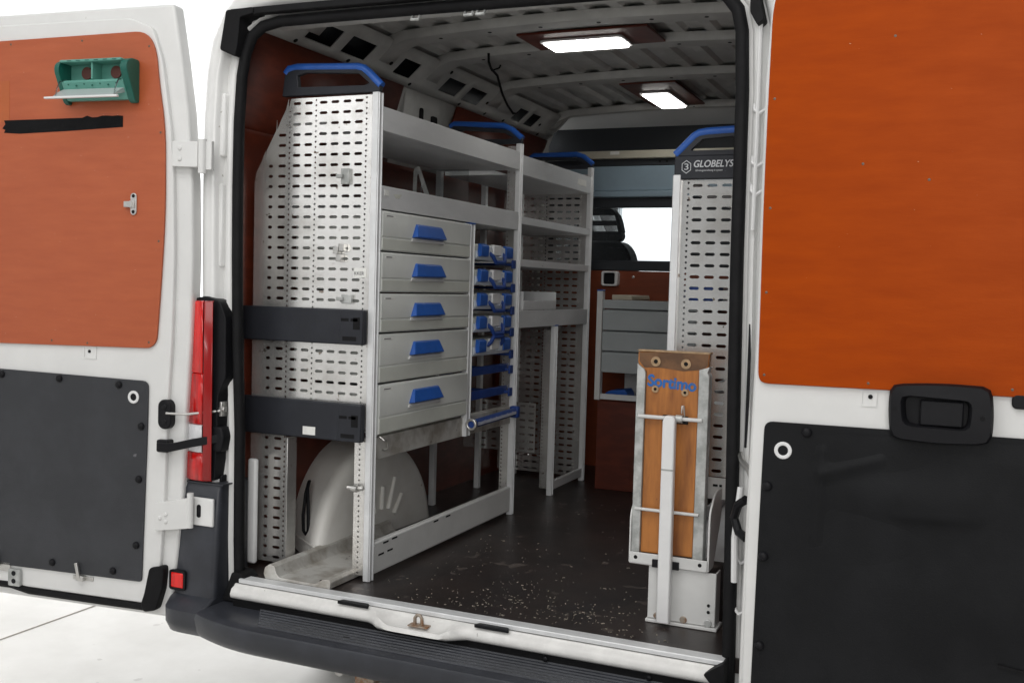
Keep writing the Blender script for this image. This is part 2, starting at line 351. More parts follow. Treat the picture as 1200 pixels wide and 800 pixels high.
# painted sill, lofted along x with the striker bulge
def sill_sec(x):
    k = max(0, min(1, (x+.285)/.07))*max(0, min(1, (.065-x)/.07)); k = k*k*(3-2*k)
    inn = max(0, min(1, (x+.235)/.05))*max(0, min(1, (.03-x)/.05)); inn = inn*inn*(3-2*inn)
    f_ = -.078-.040*k; top = .568-.012*inn
    return [(x, -.045, FZ-.012), (x, -.052, top), (x, f_+.022, top-.006-.012*inn), (x, f_+.008, top-.012+.004*k-.008*inn), (x, f_, top-.028), (x, f_+.002, .530), (x, f_+.010, .523), (x, .05, .523)]
MB().loft([sill_sec(-.812+i*1.634/90) for i in range(91)], closed=False).build('sill', 'sill_paint', van, smooth=50)
MB().box(-.81, .82, -.062, .02, .486, .5225).build('sill_gap_shade', 'rubber', van)  # dark strip standing in for the shaded gap below the sill
st = MB().tube([(-.110, -.085, .548), (-.110, -.085, .570), (-.103, -.085, .580), (-.093, -.085, .580), (-.086, -.085, .570), (-.086, -.085, .548)], .0055, 10)
st.box(-.128, -.062, -.100, -.070, .546, .550); st.build('striker', 'rusty', van, bevel=.001)
for x in (-.34, .14):
    MB().prism(rpoly([(x-.05, -.048), (x+.045, -.048), (x+.055, -.07), (x-.06, -.07)], .004, 2), .566, .576, 'z').build('rubber_pad', 'black', van, bevel=.002)
for x in (.31, .62): MB().dome((x, -.064, .508), (0, -1, 0), .009, .006).build('sill_bolt', 'black', van)
MB().prism(rpoly([(-.875, .50), (-.80, .50), (-.772, .575), (-.80, .60), (-.835, .60)], .008, 3), -.04, .03).build('seal_corner', 'rubber', van, bevel=.004)
MB().prism(rpoly([(.83, .50), (.79, .535), (.775, .552), (.80, .57), (.83, .59)], .006, 3), -.085, .03).build('seal_corner', 'rubber', van, bevel=.004)
# bumper: curved step and left corner
def bsec(x):
    e = max(0, (-.62-x)/.26); fr = -.232+.055*e*e+.02*(x/.8)**2*0
    return [(x, .06, .395), (x, .02, .495), (x, fr+.055, .495), (x, fr+.020, .4945), (x, fr+.006, .489), (x, fr, .476), (x, fr+.012, .43), (x, fr+.026, .410), (x, fr+.05, .395)]
bmp = MB().loft([bsec(-.872+i*1.752/50) for i in range(51)], closed=True, cap=True).build('bumper', 'bumper', van, smooth=40)
for i in range(7):
    y = -.058-i*.0215
    x0 = -.70+.03*i*.5
    MB().loft([[(x0+k*(.86-x0)/20, y-.007, .4945), (x0+k*(.86-x0)/20, y-.004, .5005), (x0+k*(.86-x0)/20, y+.004, .5005), (x0+k*(.86-x0)/20, y+.007, .4945)] for k in range(21)], closed=False).build('tread_rib', 'bumper', bmp, smooth=0)
MB().prism([(-.31+.01*math.cos(a*.6), -.155+.01*math.sin(a*.6)) for a in range(10)], .495, .4985, 'z').build('tread_plug', 'black', bmp)
def csec(z, d=0):
    pts = rpoly([(-.880, .10), (-.880, -.055-d), (-1.068+d*.2, -.055-d), (-1.115+d*.2, .02), (-1.118+d*.2, .22)], [0, .02, .06, .05, 0], 4)
    return [(x, y, z) for x, y in pts]
cor = MB().loft([csec(.375, .02), csec(.39, .055), csec(.43, .085), csec(.475, .086), csec(.492, .060), csec(.51, .022), csec(.70, .012), csec(.87, .0), csec(.89, -.012)], closed=False).build('bumper_corner', 'bumper', van, smooth=45)
MB().box(-1.05, -.87, -.05, .1, .888, .893).build('corner_top', 'bumper', cor)
boxo('reflector', 'red_lens', cor, -1.056, -1.004, -.086, -.06, .530, .582, bevel=.004)
MB().ring(rrect(-1.064, -.996, .522, .590, .01), rrect(-1.056, -1.004, .530, .582, .006), -.084, -.06).build('reflector_frame', 'black', cor)
MB().loft([csec(.375, .02), [(p[0]*.0+1.0*(-p[0]-.02), p[1]+.09, .375) for p in csec(.375, .02)]], closed=False).bm.free()
MB().prism([(.90, .02), (.90, .25), (1.04, .25), (1.04, .03)], .38, .89, 'z').build('bumper_corner', 'bumper', van, bevel=.02)
# tail lights
def tail(sx):
    t = MB().prism(rpoly([(-1.075*sx, .93), (-1.07*sx, 1.50), (-.96*sx, 1.522), (-.90*sx, 1.505), (-.876*sx, 1.45), (-.874*sx, 1.25), (-.904*sx, 1.19), (-.912*sx, .90), (-1.06*sx, .893)], .012, 3), -.040, .06).build('tail_light', 'black', van, bevel=.006)
    def lens(nm, m, z0, z1, xa, xb):
        L = []
        for z in (z0, z0+.004, (z0+z1)/2, z1-.004, z1):
            e = .006 if z in (z0, z1) else 0; row = []
            top = max(0, (z-1.44)/.065)**2*.03
            for i in range(15):
                u = i/14; xl = xa; x = xl+(xb-xl)*u; w = (x+.990+.03*(1.505-z)/.6)/(.085+.03*(1.505-z)/.6)
                row.append((x*sx, -.041-.020*math.sin(math.pi*min(1, max(0, w*.92+.06)))**.7+e-.005, z))
            L.append(row)
        return MB().sheet(L).build(nm, m, t, smooth=60, solid=.003)
    lens('red_lens', 'red_lens', 1.262, 1.505, -1.035, -.948); lens('stop_lens', 'red_lens2', 1.09, 1.2615, -1.035, -.946)
    lens('reverse_lens', 'clear_lens', .995, 1.0895, -1.035, -.948); lens('lower_lens', 'red_lens2', .90, .9945, -1.035, -.944)
    lens('lens_edge', 'dark_lens', .90, 1.505, -.9435, -.915)
    return t
tail(1)
tail(-1.09)
# lower inner trim, brackets on the left pillar
boxo('pillar_trim', 'white_plastic', van, -.868, -.832, .075, .095, .60, .965, bevel=.008)
boxo('pillar_tab', 'black', van, -.935, -.905, -.012, .02, .875, .915, bevel=.004)
boxo('pillar_tab', 'black', van, -.93, -.91, -.012, .02, .63, .66, bevel=.004)
ck = MB().box(-.930, -.895, -.03, .0, 1.118, 1.168); ck.cyl((-.94, -.022, 1.143), (-.885, -.022, 1.143), .010); ck.build('check_bracket', 'steel', van, bevel=.003)
MB().prism(rpoly([(-.925, 1.085), (-.885, 1.085), (-.875, 1.05), (-.885, 1.0), (-.925, 1.0), (-.94, 1.045)], .01, 3), -.045, .0).build('strap_bracket', 'black', van, bevel=.006)
MB().tube([(-1.066, -.105, 1.125), (-1.0, -.085, 1.124), (-.90, -.03, 1.138)], .0045, 8).build('check_rod', 'steel', van)
MB().loft([[(x, y-.004, z-.014), (x, y+.004, z-.014), (x, y+.004, z+.014), (x, y-.004, z+.014)] for x, y, z in ((-1.085, -.125, 1.012), (-1.03, -.112, 1.014), (-.97, -.085, 1.03), (-.90, -.04, 1.045))], cap=True).build('door_strap', 'black', van, bevel=.002)

# rear doors (local frame: +x along the door away from its hinge, sd*y towards the camera)
dl = Vector((-.995, -.104, 0)).normalized()
EDGE = [(.044, .42), (.014, .673), (-.001, .849), (-.010, 1.139), (-.024, 1.369), (-.030, 1.653), (-.024, 1.90), (-.006, 2.131), (.020, 2.300), (.054, 2.487)]
def door(sd, loc, rot, edge, W, label):
    # painted slab: outer flange and raised inner skin
    d = MB().prism(edge+[(W, edge[-1][1]), (W, edge[0][1])], -sd*.075, -sd*.018).build('rear_door', 'door_paint', van, bevel=.010, seg=3)
    d.location = loc; d.rotation_euler = (0, 0, rot); d['label'] = label
    return d
ld = door(1, (-1.02, -.09, 0), math.atan2(dl.y, dl.x), EDGE, .86, 'left rear door lined with an orange plywood panel above a black board, sheen painted into both')
# raised inner skin of the left door
skin = rpoly([(.115, .463), (.073, .60), (.058, .85), (.050, 1.14), (.036, 1.37), (.030, 1.65), (.036, 1.90), (.050, 2.08), (.085, 2.30), (.125, 2.41), (.22, 2.445), (.84, 2.445), (.84, .463)], .02, 3)
MB().prism(skin, -.022, -.001).build('inner_skin', 'door_paint', ld, bevel=.012, seg=3)
op = rpoly([(.80, 1.330), (.114, 1.340), (.090, 1.365), (.073, 1.594), (.062, 1.793), (.065, 2.076), (.090, 2.217), (.105, 2.344), (.146, 2.396), (.80, 2.388)], [0, .02, .02, .1, .1, .1, .05, .05, .04, 0], 4)
MB().prism(op, 0, .008).build('plywood_panel', 'ply_sheen', ld, bevel=.0015)
MB().prism([(.705, 2.25), (.80, 2.25), (.80, 2.10), (.705, 2.11)], .007, .0086).build('unfaded_patch', 'ply_patch', ld, smooth=0)
bp = rpoly([(.80, 1.240), (.122, 1.228), (.124, 1.07), (.134, .778), (.142, .538), (.80, .534)], [0, .025, .1, .1, .012, 0], 4)
MB().prism(bp, 0, .006).build('plastic_panel', 'sheen_panel', ld, bevel=.0015)
bolt0 = MB().dome((0, 0, 0), (0, 1, 0), .013, .011).build('panel_bolt', 'black', ld)
def bolts(d, sd, pts, src):
    for i, (x, z) in enumerate(pts):
        b = src if i == 0 and src.parent == d else src.copy()
        if b is not src: COL.objects.link(b); b.parent = d
        b.location = (x, sd*.006, z); b.rotation_euler = (0, 0, 0 if sd > 0 else math.pi)
bolts(ld, 1, [(.737, 1.22), (.488, 1.218), (.24, 1.210), (.148, 1.073), (.156, .891), (.164, .663), (.514, .566), (.258, .564)], bolt0)
def ringhole(d, sd, x, z):
    P = [(x+.022*math.cos(i*math.pi/10), z+.022*math.sin(i*math.pi/10)) for i in range(20)]; Q = [(x+.0125*math.cos(i*math.pi/10)-.002*0, z+.0125*math.sin(i*math.pi/10)) for i in range(20)]
    MB().ring(P, Q, 0, sd*.010).build('access_ring', 'white_plastic', d, bevel=.002)
    MB().prism(Q, sd*.0065, sd*.007).build('access_hole', 'black', d)
ringhole(ld, 1, .18, 1.171)
scr0 = MB().dome((0, 0, 0), (0, 1, 0), .0042, .0018, 10).build('screw', 'dull_screw', ld)
def screws(d, sd, pts, src):
    for i, (x, z) in enumerate(pts):
        b = src if i == 0 and src.parent == d else src.copy()
        if b is not src: COL.objects.link(b); b.parent = d
        b.location = (x, sd*.0078, z); b.rotation_euler = (0, 0, 0 if sd > 0 else math.pi)
screws(ld, 1, [(.40, 2.375), (.70, 2.375), (.13, 2.345), (.082, 2.06), (.085, 1.70), (.12, 1.36), (.37, 1.347), (.52, 1.35)], scr0)
# stamped pads on the paint between the panels
MB().ring(rrect(.338, .392, 1.292, 1.336, .004), rrect(.342, .388, 1.296, 1.332, .003), -.001, .0015).build('pressed_pad', 'door_paint', ld)
MB().cyl((.368, -.001, 1.318), (.368, .0012, 1.318), .0055).build('pad_hole', 'black', ld)
# hinges of the left door
def hinge(name, x0, x1, z0, z1):
    h = MB().box(x0, x1, -.012, .012, z0, z1).box(x1-.02, x1+.004, -.012, .026, z0+.006, z1-.006).build(name, 'door_paint', ld, bevel=.004)
    return h
MB().prism(rpoly([(.035, 2.031), (-.062, 2.029), (-.062, 1.945), (.035, 1.948)], .006, 3), -.02, .010).build('hinge', 'door_paint', ld, bevel=.003)
for z in (2.007, 1.972): MB().dome((.005, .010, z), (0, 1, 0), .008, .005).build('hinge_bolt', 'door_paint', ld)
MB().cyl((-.078, .004, 2.036), (-.078, .004, 1.925), .014).build('hinge_pin', 'door_paint', ld)
boxo('hinge_leaf', 'door_paint', ld, -.112, -.075, -.012, .004, 1.936, 2.03)
MB().prism(rpoly([(.088, .818), (.06, .822), (-.035, .842), (-.045, .842), (-.045, .742), (.0, .735), (.086, .722)], .006, 3), -.02, .012).build('hinge', 'door_paint', ld, bevel=.003)
for x, z in ((.065, .768), (.043, .782), (.043, .758)): MB().dome((x, .012, z), (0, 1, 0), .008, .005).build('hinge_bolt', 'door_paint', ld)
MB().cyl((-.05, .008, .862), (-.05, .008, .745), .011).build('hinge_pin', 'door_paint', ld)
hb = MB().box(-1.0, -.893, -.072, -.060, .750, .845).build('hinge_bracket', 'paint', van, bevel=.004)
MB().prism(rrect(-.958, -.942, .778, .822, .008), -.0745, -.070).build('bracket_slot', 'black', van)
# check strap plates
MB().prism(rrect(.030, .081, 1.070, 1.170, .024), -.02, .010).build('strap_plate', 'black', ld, bevel=.004)
for z in (1.145, 1.095): MB().dome((.055, .010, z), (0, 1, 0), .010, .004).build('plate_bolt', 'black', ld)
MB().prism(rrect(.036, .081, .992, 1.034, .006), -.02, .016).build('strap_anchor', 'black', ld, bevel=.004)
# bottom rubber
MB().prism(rpoly([(.108, .592), (.052, .604), (.050, .58), (.056, .522), (.080, .448), (.13, .436), (.142, .462), (.128, .50)], .012, 4), -.02, .012).build('rubber_corner', 'rubber', ld, bevel=.005)
MB().tube([(.13, -.004, .450), (.30, -.004, .449), (.62, -.004, .450), (.70, -.004, .463), (.84, -.004, .463)], .013, 8).build('bottom_seal', 'rubber', ld)
lt = MB().box(.343, .429, -.001, .004, .516, .530).box(.375, .405, .002, .018, .516, .534)
lt.box(-.006, .006, -.004, .004, 0, .055, Matrix.Translation((.392, .016, .525)) @ Matrix.Rotation(rad(14), 4, 'Y')); lt.build('bottom_latch', 'steel', ld, bevel=.0015)
lt = MB().box(.70, .78, -.001, .006, .512, .545).box(-.006, .006, -.004, .004, 0, .055, Matrix.Translation((.745, .014, .53)) @ Matrix.Rotation(rad(14), 4, 'Y')); lt.build('bottom_latch', 'steel', ld, bevel=.0015)
bl = MB().prism(rrect(.650, .702, .464, .526, .006), -.001, .014).build('lock_block', 'galv', ld, bevel=.003)
for z in (.511, .483): MB().cyl((.676, .013, z), (.676, .0152, z), .009).build('block_bolt', 'black', ld)

# right door, facing the camera (x = world x - .885)
REDGE = [(-.004, .42), (-.003, .711), (-.001, 1.02), (.006, 1.46), (.004, 1.9), (.004, 2.102), (.012, 2.30), (.03, 2.487)]
rd = door(-1, (.885, -.17, 0), 0, REDGE, .86, 'right rear door with a bright orange plywood panel, black board and black handle')
skin = rpoly([(.012, .46), (.010, .75), (.010, 1.05), (.014, 1.46), (.013, 1.90), (.014, 2.10), (.022, 2.30), (.06, 2.43), (.84, 2.445), (.84, .46)], .006, 3)
MB().prism(skin, .022, .001).build('inner_skin', 'door_paint', rd, bevel=.008, seg=3)
op = rpoly([(.84, 1.362), (.030, 1.356), (.0205, 1.375), (.016, 1.889), (.021, 2.311), (.06, 2.40), (.84, 2.39)], [0, .022, .02, .2, .06, .04, 0], 5)
MB().prism(op, 0, -.009).build('plywood_panel', 'ply_orange', rd, bevel=.002)
bp = rpoly([(.84, 1.267), (.041, 1.261), (.038, 1.05), (.033, .584), (.033, .53), (.84, .534)], [0, .022, .1, .1, .012, 0], 5)
board = MB().prism(bp, 0, -.006).build('plastic_panel', 'black_panel', rd, bevel=.002)
def dent(x, z):
    def seg(x0, z0, x1, z1):
        d = Vector((x1-x0, z1-z0)); t = max(0, min(1, ((x-x0)*d.x+(z-z0)*d.y)/d.length_squared)); c_ = d.x*(z-z0)-d.y*(x-x0)
        return math.hypot(x-x0-t*d.x, z-z0-t*d.y)*(1 if c_ > 0 else -1), t
    h = 0
    s1, t = seg(.19, 1.14, .32, 1.185); h += .0055*math.exp(-(s1/.018)**2)*(1 if s1 > 0 else .7)
    s2, t = seg(.33, 1.055, .56, 1.062); h += .0050*math.exp(-abs(s2)/(.05 if s2 > 0 else .012))*math.sin(math.pi*min(1, max(.05, t)))
    s3, t = seg(.185, 1.20, .178, .98); h += .0030*math.exp(-(s3/.014)**2)
    h += .007*math.exp(-((x-.36)/.16)**2-((z-1.10)/.055)**2)+.005*math.exp(-((x-.62)/.22)**2-((z-.84)/.12)**2)+.003*math.sin(x*9+2)*math.sin(z*7)
    e = min(x-.045, .83-x, z-.545, 1.25-z)/.05
    return -.0065-2.0*h*max(0, min(1, e))
MB().sheet([[(.045+i*.785/90, dent(.045+i*.785/90, .545+j*.705/84), .545+j*.705/84) for i in range(91)] for j in range(85)]).build('board_face', 'black_panel', rd, smooth=180)
bolts(rd, -1, [(.146, 1.241), (.055, 1.097), (.052, .917), (.051, .687), (.30, .57), (.55, .57)], bolt0)
ringhole(rd, -1, .090, 1.191)
screws(rd, -1, [(.034, 2.065), (.034, 1.795), (.033, 1.585), (.036, 1.378), (.285, 1.372), (.60, 1.377), (.31, 2.20), (.615, 2.27), (.62, 2.18), (.25, 1.90), (.40, 1.86)], scr0)
# faint scuffed dents in the black board
MB().prism([(.60, .735), (.66, .728), (.695, .716), (.697, .714), (.665, .7205), (.60, .7275)], -.0075, -.0125).build('board_tear', 'rubber', rd, smooth=0)
MB().box(.665, .690, -.0127, -.0075, .7135, .7155).build('tear_edge', 'white_plastic', rd, smooth=0)
MB().ring(rrect(.269, .306, 1.315, 1.354, .004), rrect(.272, .303, 1.318, 1.351, .003), .001, -.0015).build('pressed_pad', 'door_paint', rd)
MB().cyl((.291, .001, 1.339), (.291, -.0012, 1.339), .0055).build('pad_hole', 'black', rd)
# handle housing: ring with recessed cup and a lever
ho = rpoly([(.335, 1.375), (.445, 1.384), (.558, 1.381), (.566, 1.313), (.563, 1.247), (.452, 1.238), (.340, 1.245), (.332, 1.31)], [.02, .1, .02, .1, .02, .1, .02, .1], 4)
def fit(pts, n=48):
    P = [Vector(p) for p in pts]; c = Vector((.449, 1.312)); out = []
    for k in range(n):
        a = 2*math.pi*k/n; dr = Vector((math.cos(a), math.sin(a))); best = 0
        for i in range(len(P)):
            p, q = P[i]-c, P[(i+1) % len(P)]-c; e = q-p; den = dr.x*e.y-dr.y*e.x
            if abs(den) < 1e-9: continue
            t = (p.x*e.y-p.y*e.x)/den; s_ = (p.x*dr.y-p.y*dr.x)/den
            if t > 0 and -1e-6 <= s_ <= 1+1e-6: best = max(best, t)
        out.append(tuple(c+dr*best))
    return out
hin = rpoly([(.364, 1.350), (.515, 1.345), (.512, 1.278), (.372, 1.280)], .018, 4)
OO, II = fit(ho), fit(hin)
h = MB()
def sc2(P, k): return [(.449+(x-.449)*k, 1.312+(z-1.312)*k) for x, z in P]
h.loft([[(x, 0, z) for x, z in OO], [(x, -.026, z) for x, z in sc2(OO, .985)], [(x, -.034, z) for x, z in sc2(OO, .94)], [(x, -.036, z) for x, z in sc2(II, 1.06)], [(x, -.030, z) for x, z in II], [(x, -.003, z) for x, z in sc2(II, .93)]])
hh = h.build('door_handle', 'black', rd, smooth=40)
MB().prism(sc2(II, .95), -.002, -.004).build('handle_cup', 'black', hh)
boxo('handle_lever', 'black', hh, .405, .500, -.024, -.008, 1.281, 1.342, bevel=.004)
for x, z in ((.349, 1.318), (.54, 1.308)): MB().cyl((x, -.036, z), (x, -.0363, z), .0055).build('handle_screw_hole', 'rubber', hh)
MB().prism(rrect(.600, .70, 1.333, 1.366, .012), -.001, -.010).build('lock_slot', 'black', rd, bevel=.003)
# pieces of the right door's check strap seen in the gap
MB().tube([(.835, .0, 1.145), (.85, -.05, 1.135), (.875, -.09, 1.12), (.89, -.11, 1.10)], .008, 8).build('check_strap', 'steel', van)
MB().tube([(.872, -.09, 1.04), (.848, -.07, 1.02), (.835, -.05, .98), (.85, -.06, .945), (.875, -.08, .935)], .012, 8).build('door_strap', 'black', van)

# interior walls
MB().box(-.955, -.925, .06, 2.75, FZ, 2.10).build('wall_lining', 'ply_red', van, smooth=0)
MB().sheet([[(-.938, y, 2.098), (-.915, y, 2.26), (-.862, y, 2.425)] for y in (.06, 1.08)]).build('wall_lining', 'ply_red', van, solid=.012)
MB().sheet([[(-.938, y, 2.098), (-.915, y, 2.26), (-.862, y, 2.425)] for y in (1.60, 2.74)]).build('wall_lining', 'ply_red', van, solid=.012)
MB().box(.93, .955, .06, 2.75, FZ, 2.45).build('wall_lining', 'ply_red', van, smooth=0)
MB().sheet([[(-.945, y, 2.09), (-.925, y, 2.28), (-.86, y, 2.45)] for y in (1.06, 1.62)]).build('side_pillar', 'roof_paint', van, solid=.004)
br = perf(MB(), [(1.12, 1.20, 'x'), (1.20, 1.30, 'x'), (1.30, 1.40, 'x'), (1.40, 1.50, 'x')], [(2.20, 2.28), (2.28, 2.36), (2.36, 2.43)], lambda u, v: (-.895+(v-2.2)*.12, u, v))
br.build('pillar_bracket', 'roof_paint', van, solid=.012)
for u, v, a, b in ((1.26, 2.31, .014, .05), (1.38, 2.315, .026, .026)):
    MB().prism(rrect(u-a, u+a, v-b, v+b, .01), -.865, -.872, 'x').build('bracket_hole', 'rubber', van)
# cant rail with square lightening holes
cr = MB()
def rail(u, v): return (-.862+v*.135, u, 2.425+v*.115-.012*math.sin(v*math.pi))
bm = cr.bm
segs = []; y = .10
for base in (.20, 1.22, 2.02):
    segs += [(base+.10, base+.27), (base+.33, base+.50)] if base < 2 else [(base+.1, base+.22), (base+.27, base+.39)]
segs += [(.92, 1.06)]
segs.sort(); ys = [.05]+[a for s_ in segs for a in s_]+[2.72]; vs = [0, .28, .74, 1]
for i in range(len(ys)-1):
    for k in range(3):
        if i % 2 == 1 and k == 1: continue
        bm.faces.new([bm.verts.new(rail(*p)) for p in ((ys[i], vs[k]), (ys[i+1], vs[k]), (ys[i+1], vs[k+1]), (ys[i], vs[k+1]))])
bmesh.ops.remove_doubles(bm, verts=bm.verts[:], dist=1e-4)
crl = cr.build('cant_rail', 'roof_paint', van, solid=.006)
for u, v in ((.28, .12), (.62, .13), (.86, .5), (1.10, .14), (1.30, .86), (1.58, .12), (1.78, .5), (1.86, .13), (2.08, .14), (2.46, .5), (2.55, .13)):
    q = Vector(rail(u, v)); n_ = Vector((.115, 0, -.135)).normalized()
    MB().cyl(q+n_*.002, q+n_*.005, .009, 10).build('rail_hole', 'rubber', crl)
MB().sheet([[(-.93, yy, 2.44), (-.80, yy, 2.56)] for yy in (.05, 2.72)]).build('rail_back', 'bulk_dark', van, solid=.004)
MB().sheet([[(.95, yy, 2.40), (.862, yy, 2.44), (.73, yy, 2.545)] for yy in (.05, 2.72)]).build('cant_rail', 'roof_paint', van, solid=.006)
# roof skin: shallow trapezoid corrugation running along the van
def roofz(x): return 2.604-.028*(x/.8)**2-.05*max(0, (abs(x)-.68)/.12)**2
prof = []; x = -.80; per = .128
k = 0
while x < .80:
    for dx, dz in ((0, 0), (.060, 0), (.074, -.016), (.114, -.016), (.128, 0)):
        if x+dx <= .82: prof.append((x+dx, roofz(x+dx)+dz))
    x += per
pp = []
for p in prof:
    if not pp or p[0] > pp[-1][0]+1e-4: pp.append(p)
MB().sheet([[(a, yy, b) for a, b in pp] for yy in (.02, .6, 1.2, 1.8, 2.4, 2.75)]).build('roof_panel', 'roof_paint', van, smooth=20, solid=.002)
def rib(y0, y1, d=.030):
    xs = [-.80+i*1.6/28 for i in range(29)]; loops = []
    for x in xs:
        e = max(0, (abs(x)-.66)/.14); zt = roofz(x)-.0165; zz = zt-d-.015*e*e
        loops.append([(x, y0-.02, zt), (x, y0, zz), (x, y1, zz), (x, y1+.02, zt)])
    rb = MB().loft(loops, closed=False).build('roof_rib', 'roof_paint', van, smooth=40, solid=.002)
    for x in (-.55, -.34, -.13, .1, .3, .5, .68):
        if y0 < 2.4: MB().cyl((x, (y0+y1)/2, roofz(x)-.0165-d-.001), (x, (y0+y1)/2, roofz(x)-.0165-d-.0022), .008, 10).build('rib_hole', 'rubber', rb)
for y0, y1 in ((.26, .36), (.775, .875), (1.17, 1.265), (1.80, 1.91), (2.62, 2.67)): rib(y0, y1)
for x, w in ((-.30, .014), (.02, .012), (.035, .006), (.06, .006), (.30, .012), (.37, .016), (.41, .016)):
    MB().cyl((x, 2.619, 2.562), (x, 2.617, 2.562), w/2, 8).build('rib_slot', 'rubber', van)
MB().box(-.84, .80, .02, .20, 2.44, 2.56).build('rear_header', 'roof_paint', van, bevel=.02)
for x in (-.20, -.02, .02):
    MB().tube([(x-.012, .0, 2.40), (x-.012, -.01, 2.385), (x+.012, -.01, 2.385), (x+.012, 0, 2.40)], .005, 8).build('header_clip', 'galv', van)
# bulkhead
BY = 2.75
MB().box(-.95, .95, BY+.22, BY+.25, 2.24, 2.62).build('cab_overhead', 'bulk_dark', van)
MB().prism([(-.95, 2.62), (-.95, 1.2), (-.88, 1.2), (-.87, 2.40), (-.83, 2.50), (-.74, 2.56), (-.74, 2.62)], BY-.02, BY+.06).build('bulkhead_pillar', 'roof_paint', van, bevel=.01)
boxo('bulkhead_crossbar', 'cream', van, -.86, .90, BY-.035, BY+.0, 2.308, 2.352, bevel=.004)
boxo('crossbar_label', 'paper', van, -.468, -.415, BY-.0365, BY-.034, 2.330, 2.348, bevel=0)
boxo('bulkhead_slat', 'bulk_dark', van, -.86, .90, BY-.006, BY+.03, 2.272, 2.305)
for x in (-.19, -.15, -.10, -.06): MB().cyl((x, BY-.007, 2.292), (x, BY-.009, 2.292), .007, 8).build('slat_hole', 'rubber', van)
boxo('bulkhead_panel', 'bulk_blue', van, -.86, .90, BY-.004, BY+.03, 2.135, 2.270)
boxo('bulkhead_ledge', 'bulk_blue', van, -.86, .90, BY-.022, BY+.03, 2.095, 2.133, bevel=.008)
wf = MB().ring(rrect(-.86, -.02, 1.690, 2.094, .002), rrect(-.80, -.078, 1.747, 2.040, .015), BY-.002, BY+.03).build('window_frame', 'bulk_dark', van, bevel=.003)
MB().box(-.81, -.07, BY+.012, BY+.017, 1.74, 2.046).build('window_pane', 'glass', wf, smooth=0)
boxo('bulkhead_sill', 'bulk_dark', van, -.86, .90, BY-.016, BY-.003, 1.690, 1.742, bevel=.004)
MB().box(-.90, .90, BY-.012, BY+.03, FZ, 1.688).build('bulkhead_board', 'ply_brown', van, smooth=0)
MB().box(-.018, .95, BY-.004, BY+.03, 1.745, 2.094).build('bulkhead_panel', 'bulk_dark', van, smooth=0)
MB().dome((-.318, BY-.012, 1.655), (0, -1, 0), .008, .004).build('board_screw', 'steel', van)
# cab: closed below, glazed above
MB().box(-.98, .98, BY+.04, 4.9, FZ-.04, FZ).build('cab_floor', 'black', van)
for sx in (-1, 1):
    MB().prism([(BY+.05, FZ), (4.9, FZ), (4.9, 1.35), (4.6, 1.55), (BY+.05, 1.60)], sx*.98, sx*1.02, 'x').build('cab_side', 'paint', van, bevel=.008)
    MB().box(sx*.985-.004, sx*.985+.004, BY+.35, 4.6, 1.56, 2.2).build('side_window', 'glass', van)
    MB().loft([[(sx*.98, 3.50, 2.40), (sx*.95, 3.50, 2.40), (sx*.95, 3.53, 2.40), (sx*.98, 3.53, 2.40)], [(sx*1.0, 4.75, 1.50), (sx*.95, 4.75, 1.50), (sx*.95, 4.82, 1.50), (sx*1.0, 4.82, 1.50)]], cap=True).build('windscreen_pillar', 'paint', van)
MB().loft([[(-.95, 3.90, 2.40), (.95, 3.90, 2.40)], [(-.97, 4.80, 1.50), (.97, 4.80, 1.50)]], closed=False).build('windscreen', 'glass', van)
MB().prism([(BY+.04, 2.62), (3.4, 2.62), (3.95, 2.42), (3.95, 2.38), (3.4, 2.50), (BY+.26, 2.50), (BY+.04, 2.60)], -.98, .98, 'x').build('cab_roof', 'paint', van, bevel=.01)
MB().prism([(4.35, 1.45), (4.9, 1.40), (5.5, 1.20), (5.6, .75), (5.5, .4), (4.4, .4), (4.2, 1.0)], -1.0, 1.0, 'x').build('nose', 'paint', van, bevel=.05)
boxo('dashboard', 'black', van, -.95, .95, 4.05, 4.4, .9, 1.42, bevel=.04)
# underbody and wheels
MB().box(-.90, .90, .12, 4.6, .30, .53).build('underbody', 'under', van, bevel=.02)
ub = MB().tube([(-.66, .05, .33), (-.2, .03, .33), (.6, .03, .33)], .022, 10).box(-.36, -.29, -.02, .03, .30, .37).box(-.20, .22, -.03, .0, .318, .335)
ub.build('tow_bar', 'rusty', van, bevel=.003)
MB().cyl((-.42, .03, .33), (-.42, -.02, .33), .018).build('tow_bolt', 'steel', van)
for y in (.95, 4.55):
    for sx in (-1, 1):
        w = MB().cyl((sx*.80, y, .345), (sx*1.02, y, .345), .345, 36).build('wheel', 'tyre', van, bevel=.03, seg=3)
        MB().cyl((sx*1.0, y, .345), (sx*1.025, y, .345), .21, 28).build('rim', 'galv', w, bevel=.008)
